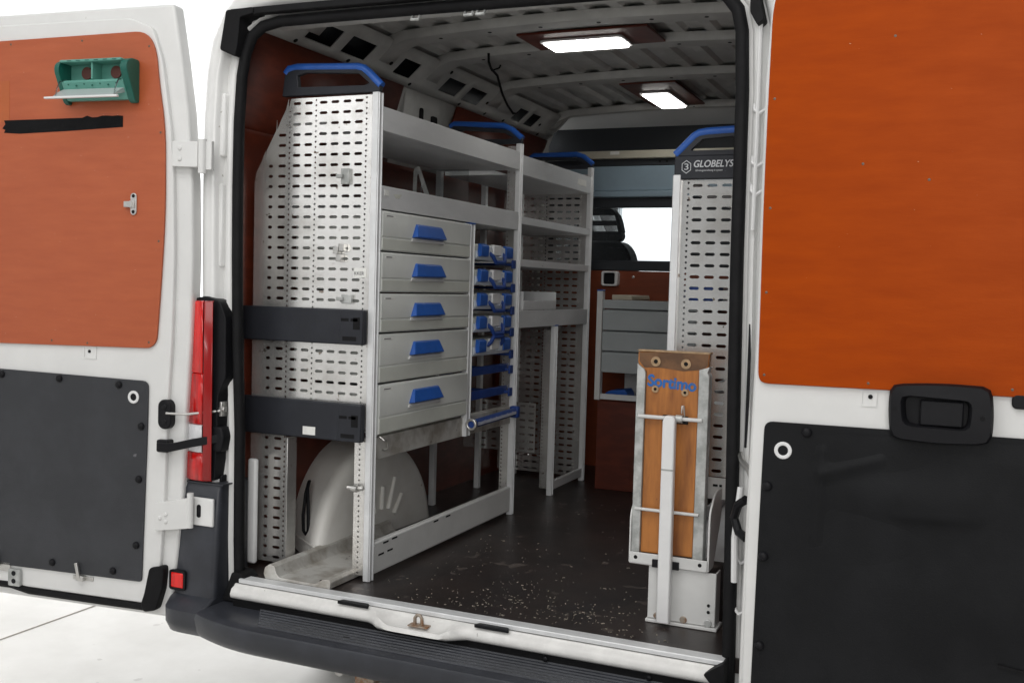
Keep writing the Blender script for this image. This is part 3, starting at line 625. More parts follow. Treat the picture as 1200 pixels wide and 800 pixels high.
# wheel arch box
wa = MB(); loops = []
cy, cz, R0 = .70, .52, .437
def arc(x, k, sc=1, n=30):
    # k: 0 at the inner face, 1 at the body side, where the arch is smaller
    c_y, c_z, R = cy+.08*k, cz+.075*k, (R0-.075*k)*sc
    return [(x, c_y-R*math.cos(math.pi*i/n), max(FZ+.0005, c_z+R*math.sin(math.pi*i/n))) for i in range(n+1)]
loops = [arc(-.930, 1), arc(-.90, .86), arc(-.85, .62), arc(-.80, .36), arc(-.765, .16), arc(-.738, .03), arc(-.718, 0, .985), arc(-.705, 0, .955), arc(-.70, 0, .90), arc(-.702, 0, .6), arc(-.708, 0, .3), arc(-.71, 0, .05)]
arch = wa.loft(loops, closed=False).build('wheel_arch', 'arch', van, smooth=60)
fl = MB()
for k, a in enumerate((58, 74, 92, 110, 128)):
    c = Vector((-.7, cy, cz)); dr = Vector((0, -math.cos(rad(a)), math.sin(rad(a))))
    fl.tube([c+dr*.17, c+dr*.22, c+dr*(.26+.04*(k % 2))], .009, 8)
fl.build('arch_swage', 'arch', arch)
MB().loft([[(-.905, .40, z), (-.80, .325, z), (-.725, .268, z), (-.715, .268, z), (-.715, .30, z), (-.905, .45, z)] for z in (FZ+.001, .634)], cap=True).build('arch_flange', 'arch', arch, bevel=.004)
MB().tube([(x+.046, y-.004, z) for x, y, z in ((-.868, .385, .84), (-.868, .365, .80), (-.868, .35, .72), (-.860, .343, .665), (-.845, .336, .655), (-.832, .332, .67), (-.838, .338, .75), (-.855, .357, .82), (-.866, .385, .842))], .006, 8).build('arch_strap', 'black', arch)

# ------------------------------------------------------------------ left shelving, rear bay
XF = -.41
A = thing('shelving_unit', (-.6, .74, FZ), 'tall grey shelving unit with five drawers and a perforated end panel beside the rear opening', 'shelving')
A.location = (0, 0, 0)
P0 = .0348
COLS = [(-.905, -.861, 'x'), (-.861, -.8145, 'short'), (-.8145, -.768, 'slot'), (-.768, -.756, 'dots'), (-.756, -.709, 'slot'), (-.709, -.662, 'slot'), (-.662, -.650, 'dots'), (-.650, -.6035, 'slot'), (-.6035, -.557, 'slot'), (-.557, -.5105, 'slot'), (-.5105, -.464, 'slot'), (-.464, -.452, 'dots'), (-.452, -.412, 'x')]
ROWS = [(2.1636-P0*i, 2.1636-P0*(i-1)) for i in range(0, 32)]
def keepA(u0, u1, v0, v1):
    def xl(v): return -.905 if v < 1.94 else -.905+(v-1.94)*(.150/.264)
    if u0 >= xl(v1)-1e-4: return 1
    if u1 <= xl(v0): return 0
    a, b = min(max(u0, xl(v0)), u1), min(max(u0, xl(v1)), u1)
    return [(a, v0), (u1, v0), (u1, v1), (b, v1)] if b < u1-1e-4 else [(a, v0), (u1, v0), (u1, v1)]
pa = perf(MB(), COLS, ROWS, lambda u, v: (u, .142, v), keepA); pa.build('end_panel', 'perf', A, smooth=0, solid=.0016)
bmv = perf(MB(), [c for c in COLS if c[1] <= -.75], [(1.05-P0*(i+1), 1.05-P0*i) for i in range(13)], lambda u, v: (u, .142, v)); bmv.build('end_panel', 'perf', A, smooth=0, solid=.0016)
MB().box(-.756, -.745, .136, .19, FZ+.001, 1.04).build('panel_flange', 'perf', A, bevel=.001)
bmv = perf(MB(), [(-.478, -.464, 'x'), (-.464, -.452, 'dots'), (-.452, -.42, 'x')], [(1.05-P0*(i+1), 1.05-P0*i) for i in range(13)], lambda u, v: (u, .142, v)); bmv.build('post_web', 'perf', A, smooth=0, solid=.0016)
def post(root, y, z0, z1, x=XF, w=.030, d=.022, cap=None, name='post'):
    p = MB().box(x-d, x, y-w/2, y+w/2, z0, z1).box(x-d*.4, x+.004, y-w/2+.004, y-w/2+.009, z0, z1).box(x-d*.4, x+.004, y+w/2-.009, y+w/2-.004, z0, z1).build(name, 'alu', root, bevel=.002)
    if cap: boxo('post_cap', 'blue', p, x-d-.001, x+.004, y-w/2-.001, y+w/2+.001, z1, z1+.006)
    return p
post(A, .150, FZ+.001, 2.205, w=.034)
post(A, .865, .985, 1.822, w=.044, cap=1)
post(A, 1.335, FZ+.001, 2.20)
def backpost(root, y, x=-.79):
    return boxo('back_post', 'alu', root, x-.025, x, y-.014, y+.014, FZ+.001, 2.18)
backpost(A, 1.325)
def shelf(root, y0, y1, z0, z1, dep=.38, m='alu', t=.012, back=True):
    s = MB().box(XF-.004, XF, y0, y1, z0, z1).box(XF-dep, XF-.0045, y0, y1, z0, z0+.003)
    if back: s.box(XF-dep-.003, XF-dep-.0005, y0, y1, z0, z1)
    s.box(XF-.018, XF-.0045, y0, y1, z1-.003, z1)
    return s.build('shelf', m, root, bevel=.0015)
shelf(A, .169, 1.318, 2.085, 2.163); sh1 = shelf(A, .169, 1.318, 1.828, 1.904)
boxo('shelf_label', 'paper', sh1, XF+.0002, XF+.0012, .185, .215, 1.872, 1.892, bevel=0)
MB().prism([(.245, 1.882), (.30, 1.885), (.29, 1.875), (.28, 1.868), (.272, 1.872), (.262, 1.868)], XF+.0002, XF+.001, 'x').build('torn_sticker', 'lid', sh1, smooth=0)
boxo('lower_rail', 'alu_dirty', A, XF-.05, XF-.012, .169, 1.318, .985, 1.060)
kr = boxo('kick_rail', 'bench_white', A, XF-.028, XF-.002, .169, 1.318, .597, .706, bevel=.006)
for y, z in ((.20, .655), (.26, .656), (.23, .690), (.29, .692), (.60, .690), (.70, .690)):
    boxo('rail_slot', 'rubber', kr, XF-.003, XF-.0012, y, y+.036, z, z+.006, bevel=0)
MB().tube([(XF-.01, .205, 1.062), (XF+.004, .210, 1.05), (XF+.006, .232, 1.045), (XF+.006, .235, 1.02), (XF+.004, .215, 1.015), (XF+.004, .20, 1.02)], .003, 8).build('wire_hook', 'steel', A)
MB().cyl((-.49, .120, .895), (-.435, .130, .895), .008).cyl((-.47, .118, .895), (-.45, .118, .895), .012).build('locking_pin', 'steel', A)
# drawers
def drawer(root, y0, y1, z0, z1, hy0, hy1):
    zs = z0+(z1-z0)*.34
    fr = MB().prism([(XF-.012, z1), (XF+.002, z1), (XF+.006, z1-.006), (XF+.006, zs+.004), (XF+.002, zs), (XF+.004, zs-.004), (XF+.004, z0+.004), (XF, z0), (XF-.012, z0)], y0, y1, 'y').build('drawer', 'drawer', root, bevel=.001)
    MB().box(XF+.0035, XF+.0058, y0+.001, y1-.001, z0+.004, zs-.004).build('drawer_foot', 'drawer_low', fr, bevel=.001)
    zt = z1-.030; hh_ = .050
    w = MB()
    w.loft([[(XF+.005, hy0+.022, zt), (XF+.005, hy1-.018, zt), (XF+.009, hy1-.012, zt-.002), (XF+.009, hy0+.016, zt-.002)][:0] or
            [(XF+.0055, hy0+.026, zt), (XF+.0055, hy1-.018, zt), (XF+.004, hy1, zt-hh_), (XF+.004, hy0, zt-hh_)],
            [(XF+.014, hy0+.028, zt-.004), (XF+.014, hy1-.020, zt-.004), (XF+.028, hy1-.004, zt-hh_+.004), (XF+.028, hy0+.004, zt-hh_+.004)]], cap=True)
    w.build('handle', 'blue', fr, bevel=.003)
    MB().prism([(hy0-.006, zt-hh_-.002), (hy1+.002, zt-hh_-.002), (hy1+.004, zt-hh_-.014), (hy0-.012, zt-hh_-.014)], XF+.0062, XF+.012, 'x').build('handle_lip', 'bench_white', fr, bevel=.003)
    lb = boxo('label_strip', 'paper', fr, XF+.006, XF+.0066, y0+.018, y0+.085, z1-.020, z1-.012, bevel=0)
    boxo('label_print', 'ink', fr, XF+.0066, XF+.0069, y0+.024, y0+.060+.02*random.random(), z1-.0175, z1-.0145, bevel=0)
    fr.location = (random.uniform(-.002, .002), 0, random.uniform(-.0006, .0006))
    MB().box(XF-.34, XF-.013, y0+.004, y1-.004, z0+.003, z1-.02).build('drawer_box', 'drawer', fr, smooth=0)
    return fr
for z0, z1 in ((1.690, 1.822), (1.552, 1.685), (1.417, 1.547), (1.247, 1.411), (1.073, 1.241)):
    drawer(A, .172, .838, z0, z1, .372, .605)
# upper handle with its dark foot
def top_handle(root, y, pts, foot, hole, r=.014):
    MB().tube([(x, y, z) for x, z in pts], r, 12).build('top_handle', 'blue', root, smooth=60)
    MB().ring(foot, hole, y-.010, y+.010).build('handle_foot', 'slate', root, bevel=.002)
top_handle(A, .150, [(-.785, 2.285), (-.772, 2.300), (-.74, 2.304), (-.50, 2.292), (-.476, 2.286), (-.455, 2.270), (-.408, 2.226)],
           [(-.795, 2.208), (-.41, 2.206), (-.408, 2.226), (-.472, 2.282), (-.74, 2.298), (-.785, 2.285)], [(-.73, 2.236), (-.47, 2.230), (-.45, 2.236), (-.492, 2.270), (-.70, 2.283), (-.735, 2.275)])
top_handle(A, 1.335, [(-.76, 2.285), (-.74, 2.296), (-.50, 2.280), (-.46, 2.262), (-.410, 2.222)],
           [(-.77, 2.20), (-.41, 2.20), (-.408, 2.222), (-.472, 2.262), (-.74, 2.290), (-.765, 2.28)], [(-.70, 2.225), (-.47, 2.222), (-.45, 2.226), (-.50, 2.250), (-.69, 2.266), (-.71, 2.26)])
# dark stowage bars across the end panel
for z0, z1, x0 in ((1.374, 1.491, -.935), (1.050, 1.178, -.935)):
    a = MB().box(x0, -.436, .108, .136, z0, z1).build('stowage_bar', 'slate', A, bevel=.005)
    a['label'] = 'dark grey bar clipped across the perforated end panel'
    boxo('bar_end', 'slate', a, -.520, -.432, .100, .109, z0+.002, z1-.002, bevel=.003)
    boxo('bar_slot', 'rubber', a, -.515, -.485, .0992, .1, z0+.078, z0+.088, bevel=0)
    boxo('bar_slot', 'rubber', a, -.468, -.442, .0992, .1, z0+.052, z0+.092, bevel=0)
    boxo('bar_slot', 'rubber', a, -.478, -.45, .0992, .1, z0+.078, z0+.088, bevel=0)
    boxo('bar_slot', 'rubber', a, -.508, -.455, .0992, .1, z0+.014, z0+.028, bevel=0)
    if z0 < 1.2: boxo('bar_sticker', 'paper', a, -.664, -.614, .1072, .1079, z0+.012, z0+.040, bevel=0)
# little clips on the perforated panel
for x, z, w, hgt in ((-.545, 1.932, .032, .052), (-.535, 1.525, .04, .03)):
    c = MB().box(x, x+w, .128, .141, z-hgt/2, z+hgt/2).box(x-.012, x+.012, .116, .132, z-.006, z+.006); c.build('panel_clip', 'galv', A, bevel=.002)
c = MB()
for dx, dz in ((0, 0), (.022, .008), (.012, -.026)): c.box(-.565+dx, -.545+dx, .118, .141, 1.675+dz, 1.70+dz)
c.build('panel_clip', 'steel', A, bevel=.002)
boxo('panel_sticker', 'paper', A, -.494, -.446, .1385, .141, 1.598, 1.630, bevel=0)
text_mesh('sticker_text', 'KKER', .016, 'ink', A, M4((-.492, .1380, 1.606), (1, 0, 0), (0, 0, 1)))
# vertical edges of the case rack, small runner tabs
for k, zz in enumerate((1.682, 1.580, 1.483, 1.390, 1.294, 1.228, 1.130)):
    boxo('runner', 'dblue', A, XF-.34, XF-.006, .89, .905, zz-.010, zz)
    MB().box(XF-.34, XF-.012, 1.285, 1.312, zz-.010, zz).box(XF-.0125, XF-.004, 1.280, 1.314, zz-.022, zz+.014).build('runner', 'dblue', A, bevel=.002)
for zz in (1.228, 1.130):
    boxo('runner_bar', 'dblue', A, XF-.05, XF-.03, .89, 1.312, zz-.014, zz+.020)
perfp = perf(MB(), [(-.76, -.745, 'dots'), (-.745, -.70, 'slot'), (-.70, -.655, 'slot'), (-.655, -.61, 'slot'), (-.61, -.565, 'slot'), (-.565, -.52, 'slot'), (-.52, -.475, 'slot'), (-.475, -.45, 'x'), (-.45, -.436, 'dots'), (-.436, -.425, 'x')], [(2.08-P0*(i+1), 2.08-P0*i) for i in range(30)], lambda u, v: (u, 1.325, v))
# slim perforated web of the middle post
bmv = perf(MB(), [(-.47, -.456, 'dots'), (-.456, -.432, 'x')], [(2.19-P0*(i+1), 2.19-P0*i) for i in range(45)], lambda u, v: (u, 1.322, v)); bmv.build('post_web', 'perf', A, smooth=0, solid=.0016)
perfp.bm.free()

# ------------------------------------------------------------------ left shelving, front bay
B = thing('shelving_unit', (0, 0, 0), 'narrower grey shelving unit with open shelves, further into the van towards the cab', 'shelving')
shelf(B, 1.352, 2.248, 2.070, 2.154); shelf(B, 1.352, 2.248, 1.857, 1.889); shelf(B, 1.352, 2.248, 1.672, 1.703); shelf(B, 1.352, 2.248, 1.402, 1.478)
post(B, 2.265, FZ+.001, 2.205); post(B, 1.815, FZ+.001, 1.400, w=.034, cap=1)
backpost(B, 2.255); backpost(B, 1.80)
RW = [(2.17-P0*(i+1), 2.17-P0*i) for i in range(45)]
C2 = [(-.90, -.86, 'x'), (-.86, -.8135, 'slot'), (-.8135, -.767, 'slot'), (-.767, -.755, 'dots'), (-.755, -.7085, 'slot'), (-.7085, -.662, 'slot'), (-.662, -.650, 'dots'), (-.650, -.6035, 'slot'), (-.6035, -.557, 'slot'), (-.557, -.5105, 'slot'), (-.5105, -.464, 'slot'), (-.464, -.452, 'dots'), (-.452, -.42, 'x')]
perf(MB(), C2, RW, lambda u, v: (u, 2.258, v)).build('end_panel', 'perf', B, smooth=0, solid=.0016)
perf(MB(), [c for c in C2 if c[1] <= -.50], [(1.02-P0*(i+1), 1.02-P0*i) for i in range(7)], lambda u, v: (u, 1.83, v)).build('middle_panel', 'perf', B, smooth=0, solid=.0016)
perf(MB(), [(-.47, -.456, 'dots'), (-.456, -.432, 'x')], [(1.38-P0*(i+1), 1.38-P0*i) for i in range(22)], lambda u, v: (u, 1.802, v)).build('post_web', 'perf', B, smooth=0, solid=.0016)
perf(MB(), [(-.47, -.456, 'dots'), (-.456, -.432, 'x')], RW, lambda u, v: (u, 2.252, v)).build('post_web', 'perf', B, smooth=0, solid=.0016)
boxo('floor_rail', 'alu', B, XF-.02, XF-.002, 1.835, 2.248, .606, .648)
boxo('shelf_label', 'paper', B, XF+.0004, XF+.0014, 2.05, 2.17, 2.098, 2.128, bevel=0)
top_handle(B, 2.265, [(-.76, 2.262), (-.74, 2.275), (-.50, 2.275), (-.46, 2.262), (-.410, 2.222)],
           [(-.77, 2.20), (-.41, 2.20), (-.408, 2.222), (-.472, 2.258), (-.74, 2.268), (-.765, 2.26)], [(-.70, 2.222), (-.47, 2.220), (-.45, 2.224), (-.50, 2.245), (-.69, 2.25), (-.71, 2.245)])
# tray and dividers that stand on the shelves
MB().box(XF-.30, XF-.002, 1.40, 1.402, 1.481, 1.562).box(XF-.30, XF-.002, 1.800, 1.802, 1.481, 1.562).box(XF-.30, XF-.002, 1.40, 1.802, 1.480, 1.483).box(XF-.004, XF-.001, 1.40, 1.802, 1.481, 1.522).box(XF-.302, XF-.30, 1.40, 1.802, 1.481, 1.562).build('parts_tray', 'alu', bevel=.001)
tag(bpy.data.objects['parts_tray'], 'low grey metal tray on the lowest shelf of the narrower shelving unit', 'tray')
dv = MB().ring(rpoly([(-.545, 1.908), (-.625, 1.908), (-.622, 2.03), (-.60, 2.045)], .010, 3), rpoly([(-.572, 1.928), (-.610, 1.928), (-.609, 2.005), (-.602, 2.015)], .006, 3), .76, .768)
dv.box(-.66, -.50, .70, .769, 1.908, 1.911); tag(dv.build('shelf_divider', 'galv', bevel=.001), 'bright metal shelf divider standing on the shelf above the drawers', 'divider')
tag(MB().box(-.74, -.52, 1.04, 1.043, 1.908, 2.06).build('clear_divider', 'clearp', smooth=0), 'clear plastic divider plate standing on the shelf above the drawers', 'divider')

# ------------------------------------------------------------------ small-parts cases in the rack
def case(z0, z1, label, up=False):
    c = thing('parts_case', (0, 0, z0), label, 'case', 'white and blue parts cases in the rack')
    h_ = z1-z0; y0, y1 = .912, 1.272
    MB().prism(rpoly([(XF-.30, 0), (XF-.010, 0), (XF-.002, .012), (XF-.006, h_*.52), (XF-.30, h_*.52)], .003, 2), y0, y1, 'y').build('body', 'case', c, bevel=.003)
    MB().prism(rpoly([(XF-.30, h_*.53), (XF-.004, h_*.53), (XF-.010, h_*.86), (XF-.03, h_*.93), (XF-.30, h_*.93)], .003, 2), y0, y1, 'y').build('lid', 'lid', c, bevel=.003)
    for ya in (.928, 1.172):
        MB().prism(rpoly([(XF-.008, h_*.16), (XF+.012, h_*.22), (XF+.014, h_*.82), (XF-.004, h_*.95)], .003, 2), ya, ya+.070, 'y').build('latch', 'blue', c, bevel=.003)
        MB().box(XF-.004, XF+.008, ya+(.072 if ya < 1 else -.046), ya+(.115 if ya < 1 else -.002), h_*.20, h_*.80).build('front_rib', 'case', c, bevel=.003)
    MB().box(XF-.006, XF+.013, 1.045, 1.122, h_*.30, h_*.92).build('catch', 'white_plastic', c, bevel=.004)
    s = -1 if not up else 1; zb = h_*.42 if not up else h_*.55
    MB().tube([(XF+.004, 1.018, zb), (XF+.018, 1.024, zb+s*.012), (XF+.024, 1.040, zb+s*.036), (XF+.024, 1.128, zb+s*.036), (XF+.018, 1.146, zb+s*.012), (XF+.004, 1.152, zb)], .0085, 8).build('handle', 'dblue', c)
    return c
CL = ['topmost white and blue parts case in the rack beside the drawers', 'second parts case from the top of the rack beside the drawers', 'middle parts case of the five in the rack', 'fourth parts case down, touching the raised handle of the case below', 'lowest parts case in the rack, its carry handle folded up']
for (z0, z1), l in zip(((1.686, 1.756), (1.584, 1.655), (1.487, 1.559), (1.394, 1.466), (1.298, 1.372)), CL): case(z0, z1, l, up=l.startswith('lowest'))

# blue tube with a printed scale below the rack
tb = thing('measuring_tube', (0, 0, 0), 'blue tube with a white printed scale, lying below the parts cases', 'tube')
p0, p1 = Vector((XF+.030, .842, 1.036)), Vector((XF+.026, 1.275, 1.044))
MB().cyl(p0, p1, .0165, 20).build('tube', 'dblue', tb)
t = (p1-p0).normalized(); N2 = 26
MB().ring([(p0.x+.024*math.cos(i*2*math.pi/N2), p0.z+.024*math.sin(i*2*math.pi/N2)) for i in range(N2)], [(p0.x+.0135*math.cos(i*2*math.pi/N2), p0.z+.0135*math.sin(i*2*math.pi/N2)) for i in range(N2)], .832, .846).build('end_ring', 'steel', tb, bevel=.003)
MB().prism([(p0.x+.013*math.cos(i*2*math.pi/N2), p0.z+.013*math.sin(i*2*math.pi/N2)) for i in range(N2)], .838, .841).build('end_plug', 'dblue', tb)
MB().box(XF+.006, XF+.046, 1.262, 1.290, 1.018, 1.068).build('tube_bracket', 'dblue', tb, bevel=.006)
tk = MB()
for i in range(34):
    q = p0+(p1-p0)*((i+2.5)/38); tk.box(q.x+.0158, q.x+.0172, q.y, q.y+.0042, q.z-.006, q.z+(.006 if i % 5 else .0085))
tk.build('scale_marks', 'silver_ink', tb, smooth=0)
MB().loft([[p0+Vector((.0, .02, .0172)), p0+Vector((.004, .02, .0167))], [p1+Vector((0, 0, .0172)), p1+Vector((.004, 0, .0167))]], closed=False).build('highlight_strip', 'blue', tb)

# ------------------------------------------------------------------ floor tray at the rear left
ft = MB().loft([[(x, y, z) for x, z in ((-.728, .583), (-.735, .600), (-.730, .622), (-.712, .634), (-.692, .628), (-.684, .606), (-.672, .594), (-.535, .592), (-.520, .598), (-.500, .612), (-.478, .614), (-.470, .605), (-.472, .583))] for y in (-.002, .25, .5, .77)], closed=True, cap=True)
tag(ft.build('floor_channel', 'alu_dirty', bevel=.002), 'scuffed aluminium floor channel lying under the drawers at the rear threshold', 'channel')
MB().cyl((-.53, .04, .5925), (-.53, .04, .5945), .008).build('channel_hole', 'rubber', bpy.data.objects['floor_channel'])

# ------------------------------------------------------------------ right shelving unit
Rt = thing('shelving_unit', (0, 0, 0), 'shelving unit on the right wall with a dark name plate and blue handle on top', 'shelving')
RY = .345
CR = [(.556, .572, 'x'), (.572, .584, 'dots'), (.584, .6295, 'slot'), (.6295, .675, 'slot'), (.675, .7205, 'slot'), (.7205, .766, 'slot'), (.766, .778, 'dots'), (.778, .8235, 'slot'), (.8235, .869, 'slot'), (.869, .91, 'x')]
P1 = .035
perf(MB(), CR, [(1.925-P1*(i+1), 1.925-P1*i) for i in range(26)], lambda u, v: (u, RY, v)).build('end_panel', 'perf', Rt, smooth=0, solid=.0016)
pr = MB().box(.533, .556, RY-.016, RY+.014, FZ+.001, 1.94).box(.530, .535, RY-.010, RY+.008, FZ+.001, 1.94).build('post', 'alu', Rt, bevel=.003)
boxo('panel_foot', 'bench_white', Rt, .556, .91, RY-.004, RY+.004, .945, 1.012, bevel=.002)
boxo('foot_slot', 'rubber', Rt, .69, .705, RY-.0055, RY-.0042, .985, .992, bevel=0)
boxo('foot_slot', 'rubber', Rt, .71, .718, RY-.0055, RY-.0042, .985, .992, bevel=0)
MB().box(.534, .91, RY-.012, RY+.012, 1.927, 1.998).build('name_plate', 'slate', Rt, bevel=.003)
text_mesh('plate_text', 'GLOBELYST', .0285, 'silver_ink', Rt, M4((.5955, RY-.0126, 1.9625), (1, 0, 0), (0, 0, 1)), shear=.22, fit=(.139, .0205), fat=.0005)
text_mesh('plate_text', 'fahrzeugeinrichtung in system', .0085, 'silver_ink', Rt, M4((.6005, RY-.0126, 1.950), (1, 0, 0), (0, 0, 1)) @ Matrix.Diagonal((.82, 1, 1, 1)), shear=.2)
hx = [(.572+.0165*math.cos(rad(30+60*i)), 1.964+.0205*math.sin(rad(30+60*i))) for i in range(6)]
hx2 = [(.572+.0145*math.cos(rad(30+60*i)), 1.964+.018*math.sin(rad(30+60*i))) for i in range(6)]
MB().ring(hx, hx2, RY-.0128, RY-.0118).build('plate_emblem', 'silver_ink', Rt, smooth=0)
text_mesh('plate_emblem', '3', .028, 'silver_ink', Rt, M4((.5655, RY-.0126, 1.955), (1, 0, 0), (0, 0, 1)), fit=(.013, .019))
top_handle(Rt, RY, [(.535, 2.002), (.556, 2.022), (.592, 2.058), (.606, 2.066), (.63, 2.070), (.90, 2.080)],
           [(.534, 1.998), (.91, 1.998), (.91, 2.072), (.70, 2.070), (.60, 2.058), (.536, 2.004)], [(.585, 2.014), (.90, 2.014), (.90, 2.055), (.70, 2.053), (.62, 2.048), (.586, 2.018)])
for z in (1.90, 1.55, 1.2, .75): MB().box(.55, .91, RY+.005, 1.40, z, z+.004).box(.545, .549, RY+.02, 1.40, z, z+.05).build('shelf', 'alu', Rt, bevel=.001)
boxo('post', 'alu', Rt, .535, .558, 1.39, 1.42, FZ+.001, 1.94)
boxo('stray_case', 'dblue', Rt, .575, .66, RY+.03, RY+.20, 1.506, 1.545) if False else None
bb = boxo('storage_box', 'dblue', None, .575, .665, RY+.010, RY+.16, 1.555, 1.600, bevel=.004); tag(bb, 'blue box on a shelf, glimpsed through the slots of the right end panel', 'box')

# ------------------------------------------------------------------ drawer cabinet at the bulkhead
Cb = thing('drawer_cabinet', (0, 0, 0), 'small grey drawer cabinet in front of the cab bulkhead, open tray at its bottom', 'cabinet')
CY = 2.10
p = MB().box(-.304, -.275, CY-.012, CY+.03, 1.030, 1.574).build('post', 'bench_white', Cb, bevel=.003); boxo('post_cap', 'blue', p, -.305, -.274, CY-.013, CY+.03, 1.574, 1.581)
boxo('post', 'bench_white', Cb, .20, .228, CY-.012, CY+.03, 1.030, 1.574)
boxo('top_rail', 'cab_drawer', Cb, -.274, .199, CY-.004, CY+.02, 1.488, 1.531)
MB().box(-.30, .22, CY+.032, BY-.015, 1.512, 1.529).build('worktop', 'birch_dark', Cb, bevel=.002)
for z0, z1 in ((1.381, 1.484), (1.278, 1.377), (1.170, 1.274)):
    d = MB().prism([(CY-.006, z0), (CY-.006, z1-.012), (CY-.001, z1-.004), (CY+.01, z1), (CY+.4, z1), (CY+.4, z0)], -.272, .197, 'x').build('drawer', 'cab_drawer', Cb, bevel=.002)
MB().box(-.274, .199, CY-.004, CY+.002, 1.034, 1.062).box(-.274, .199, CY+.003, CY+.40, 1.036, 1.040).box(-.274, .199, CY+.40, CY+.404, 1.036, 1.168).build('bottom_tray', 'alu', Cb, bevel=.001)
MB().box(-.288, .26, CY-.002, CY+.016, FZ+.001, 1.026).build('front_board', 'ply_red', Cb, bevel=.002)
tag(MB().prism(rpoly([(-.262, 1.041), (-.262, 1.062), (-.24, 1.075), (-.16, 1.085), (-.145, 1.06), (-.145, 1.041)], .006, 3), CY+.04, CY+.16).build('blue_clip_box', 'blue', bevel=.003), 'small blue box lying in the open tray of the bulkhead cabinet', 'box')
tag(MB().prism(rpoly([(-.262, 1.5315), (-.262, 1.556), (-.16, 1.556), (-.155, 1.5315)], .004, 2), CY+.10, CY+.42).build('flat_carton', 'wood_light', bevel=.002), 'flat beige carton lying on top of the bulkhead cabinet', 'carton')
so = thing('power_socket', (0, 0, 0), 'white framed power socket with a black face on the board under the cab window', 'socket')
MB().ring(rrect(-.490, -.394, 1.602, 1.685, .014), rrect(-.478, -.412, 1.612, 1.675, .010), BY-.060, BY-.013).build('socket_frame', 'white_plastic', so, bevel=.004)
MB().prism(rrect(-.477, -.413, 1.613, 1.674, .010), BY-.052, BY-.02).build('socket_face', 'black', so, bevel=.004)

# ------------------------------------------------------------------ folding bench at the right of the opening
Fb = thing('folding_bench', (0, 0, 0), 'folded workbench with an orange plywood top and a white steel leg, standing upright', 'workbench')
FY = .20
top = [(.479, 1.397), (.697, 1.402), (.694, 1.362), (.690, 1.352), (.668, 1.338), (.668, .790), (.506, .788), (.506, 1.338), (.484, 1.352), (.479, 1.366)]
bd = MB().prism(top, FY, FY+.028).build('bench_top', 'birch', Fb, bevel=.003)
MB().prism([(.482, 1.3955), (.694, 1.400), (.692, 1.366), (.68, 1.353), (.62, 1.345), (.55, 1.352), (.50, 1.35), (.484, 1.368)], FY-.0008, FY+.001).build('worn_edge', 'birch_dark', bd, smooth=0)
boxo('top_edge', 'ply_edge', bd, .478, .699, FY-.0015, FY+.030, 1.3985, 1.4035, bevel=.001)
for x0, x1, xe in ((.479, .5055, .479), (.6685, .700, .699)):
    s_ = MB().prism([(x0, .785), (x1, .785), (x1, 1.335), (x1-.006 if x0 > .6 else x1-.004, 1.345), (x0 if x0 < .6 else x1, 1.362), (x0, 1.352)], FY-.008, FY+.03).build('side_rail', 'galv', Fb, bevel=.002)
text_mesh('stencil_text', 'Sortimo', .05, 'blue_ink', bd, M4((.512, FY-.0006, 1.296), (1, 0, -.06), (.06, 0, 1)), fit=(.146, .034), fat=.0019)
for x, z, r in ((.535, 1.370, .011), (.627, 1.367, .011), (.536, 1.287, .008), (.627, 1.282, .008)):
    q = MB().ring([(x+r*1.35*math.cos(i*.349), z+r*1.35*math.sin(i*.349)) for i in range(18)], [(x+r*.6*math.cos(i*.349), z+r*.6*math.sin(i*.349)) for i in range(18)], FY-.0035, FY+.001).build('bolt_hole', 'ply_edge', bd)
    MB().prism([(x+r*.62*math.cos(i*.349), z+r*.62*math.sin(i*.349)) for i in range(18)], FY-.0016, FY-.0012).build('hole_shadow', 'rubber', bd)
for z, r in ((1.204, .006), (.923, .005)): MB().cyl((.490, FY-.014, z), (.684, FY-.014, z), r).build('cross_rod', 'bench_white', Fb)
MB().cyl((.606, FY-.014, 1.204), (.626, FY-.014, 1.204), .012).build('rod_collar', 'galv', Fb)
MB().tube([(.628, FY-.014, 1.20), (.632, FY-.016, 1.215), (.628, FY-.014, 1.245), (.622, FY-.012, 1.243), (.622, FY-.012, 1.22)], .002, 6).build('spring_wire', 'steel', Fb)
MB().box(.562, .640, FY-.006, FY, 1.188, 1.212).build('rod_plate', 'black', Fb, bevel=.002)
lg = MB().prism([(.574, .592), (.573, 1.198), (.580, 1.214), (.606, 1.214), (.610, 1.204), (.614, .592)], FY-.045, FY-.018).build('folding_leg', 'white_plastic', Fb, bevel=.004)
boxo('leg_seam', 'galv', lg, .574, .611, FY-.0465, FY-.044, 1.052, 1.056, bevel=0)
MB().box(.550, .632, FY-.022, FY-.012, .752, .776).build('leg_catch', 'black', Fb, bevel=.002)
MB().box(.476, .716, FY-.016, FY-.010, .756, .790).build('bracket_lip', 'bench_white', Fb, bevel=.002)
MB().box(.476, .716, FY-.010, FY+.06, .753, .757).build('bracket_base', 'bench_white', Fb, bevel=.001)
for x in (.497, .694): MB().cyl((x, FY-.0165, .775), (x, FY-.016, .775), .006, 10).build('lip_hole', 'rubber', Fb)
MB().prism(rpoly([(FY-.012, .757), (FY-.012, .905), (FY+.015, .935), (FY+.06, .935), (FY+.06, .757)], [0, .02, .02, .01, 0], 3), .474, .479, 'x').build('bracket_side', 'bench_white', Fb, bevel=.001)
MB().prism(rpoly([(FY-.012, .757), (FY-.012, .93), (FY+.05, .985), (FY+.14, .985), (FY+.14, .90), (FY+.05, .757)], [0, .02, .03, .02, .02, .01], 3), .714, .720, 'x').build('bracket_side', 'bench_white', Fb, bevel=.001)
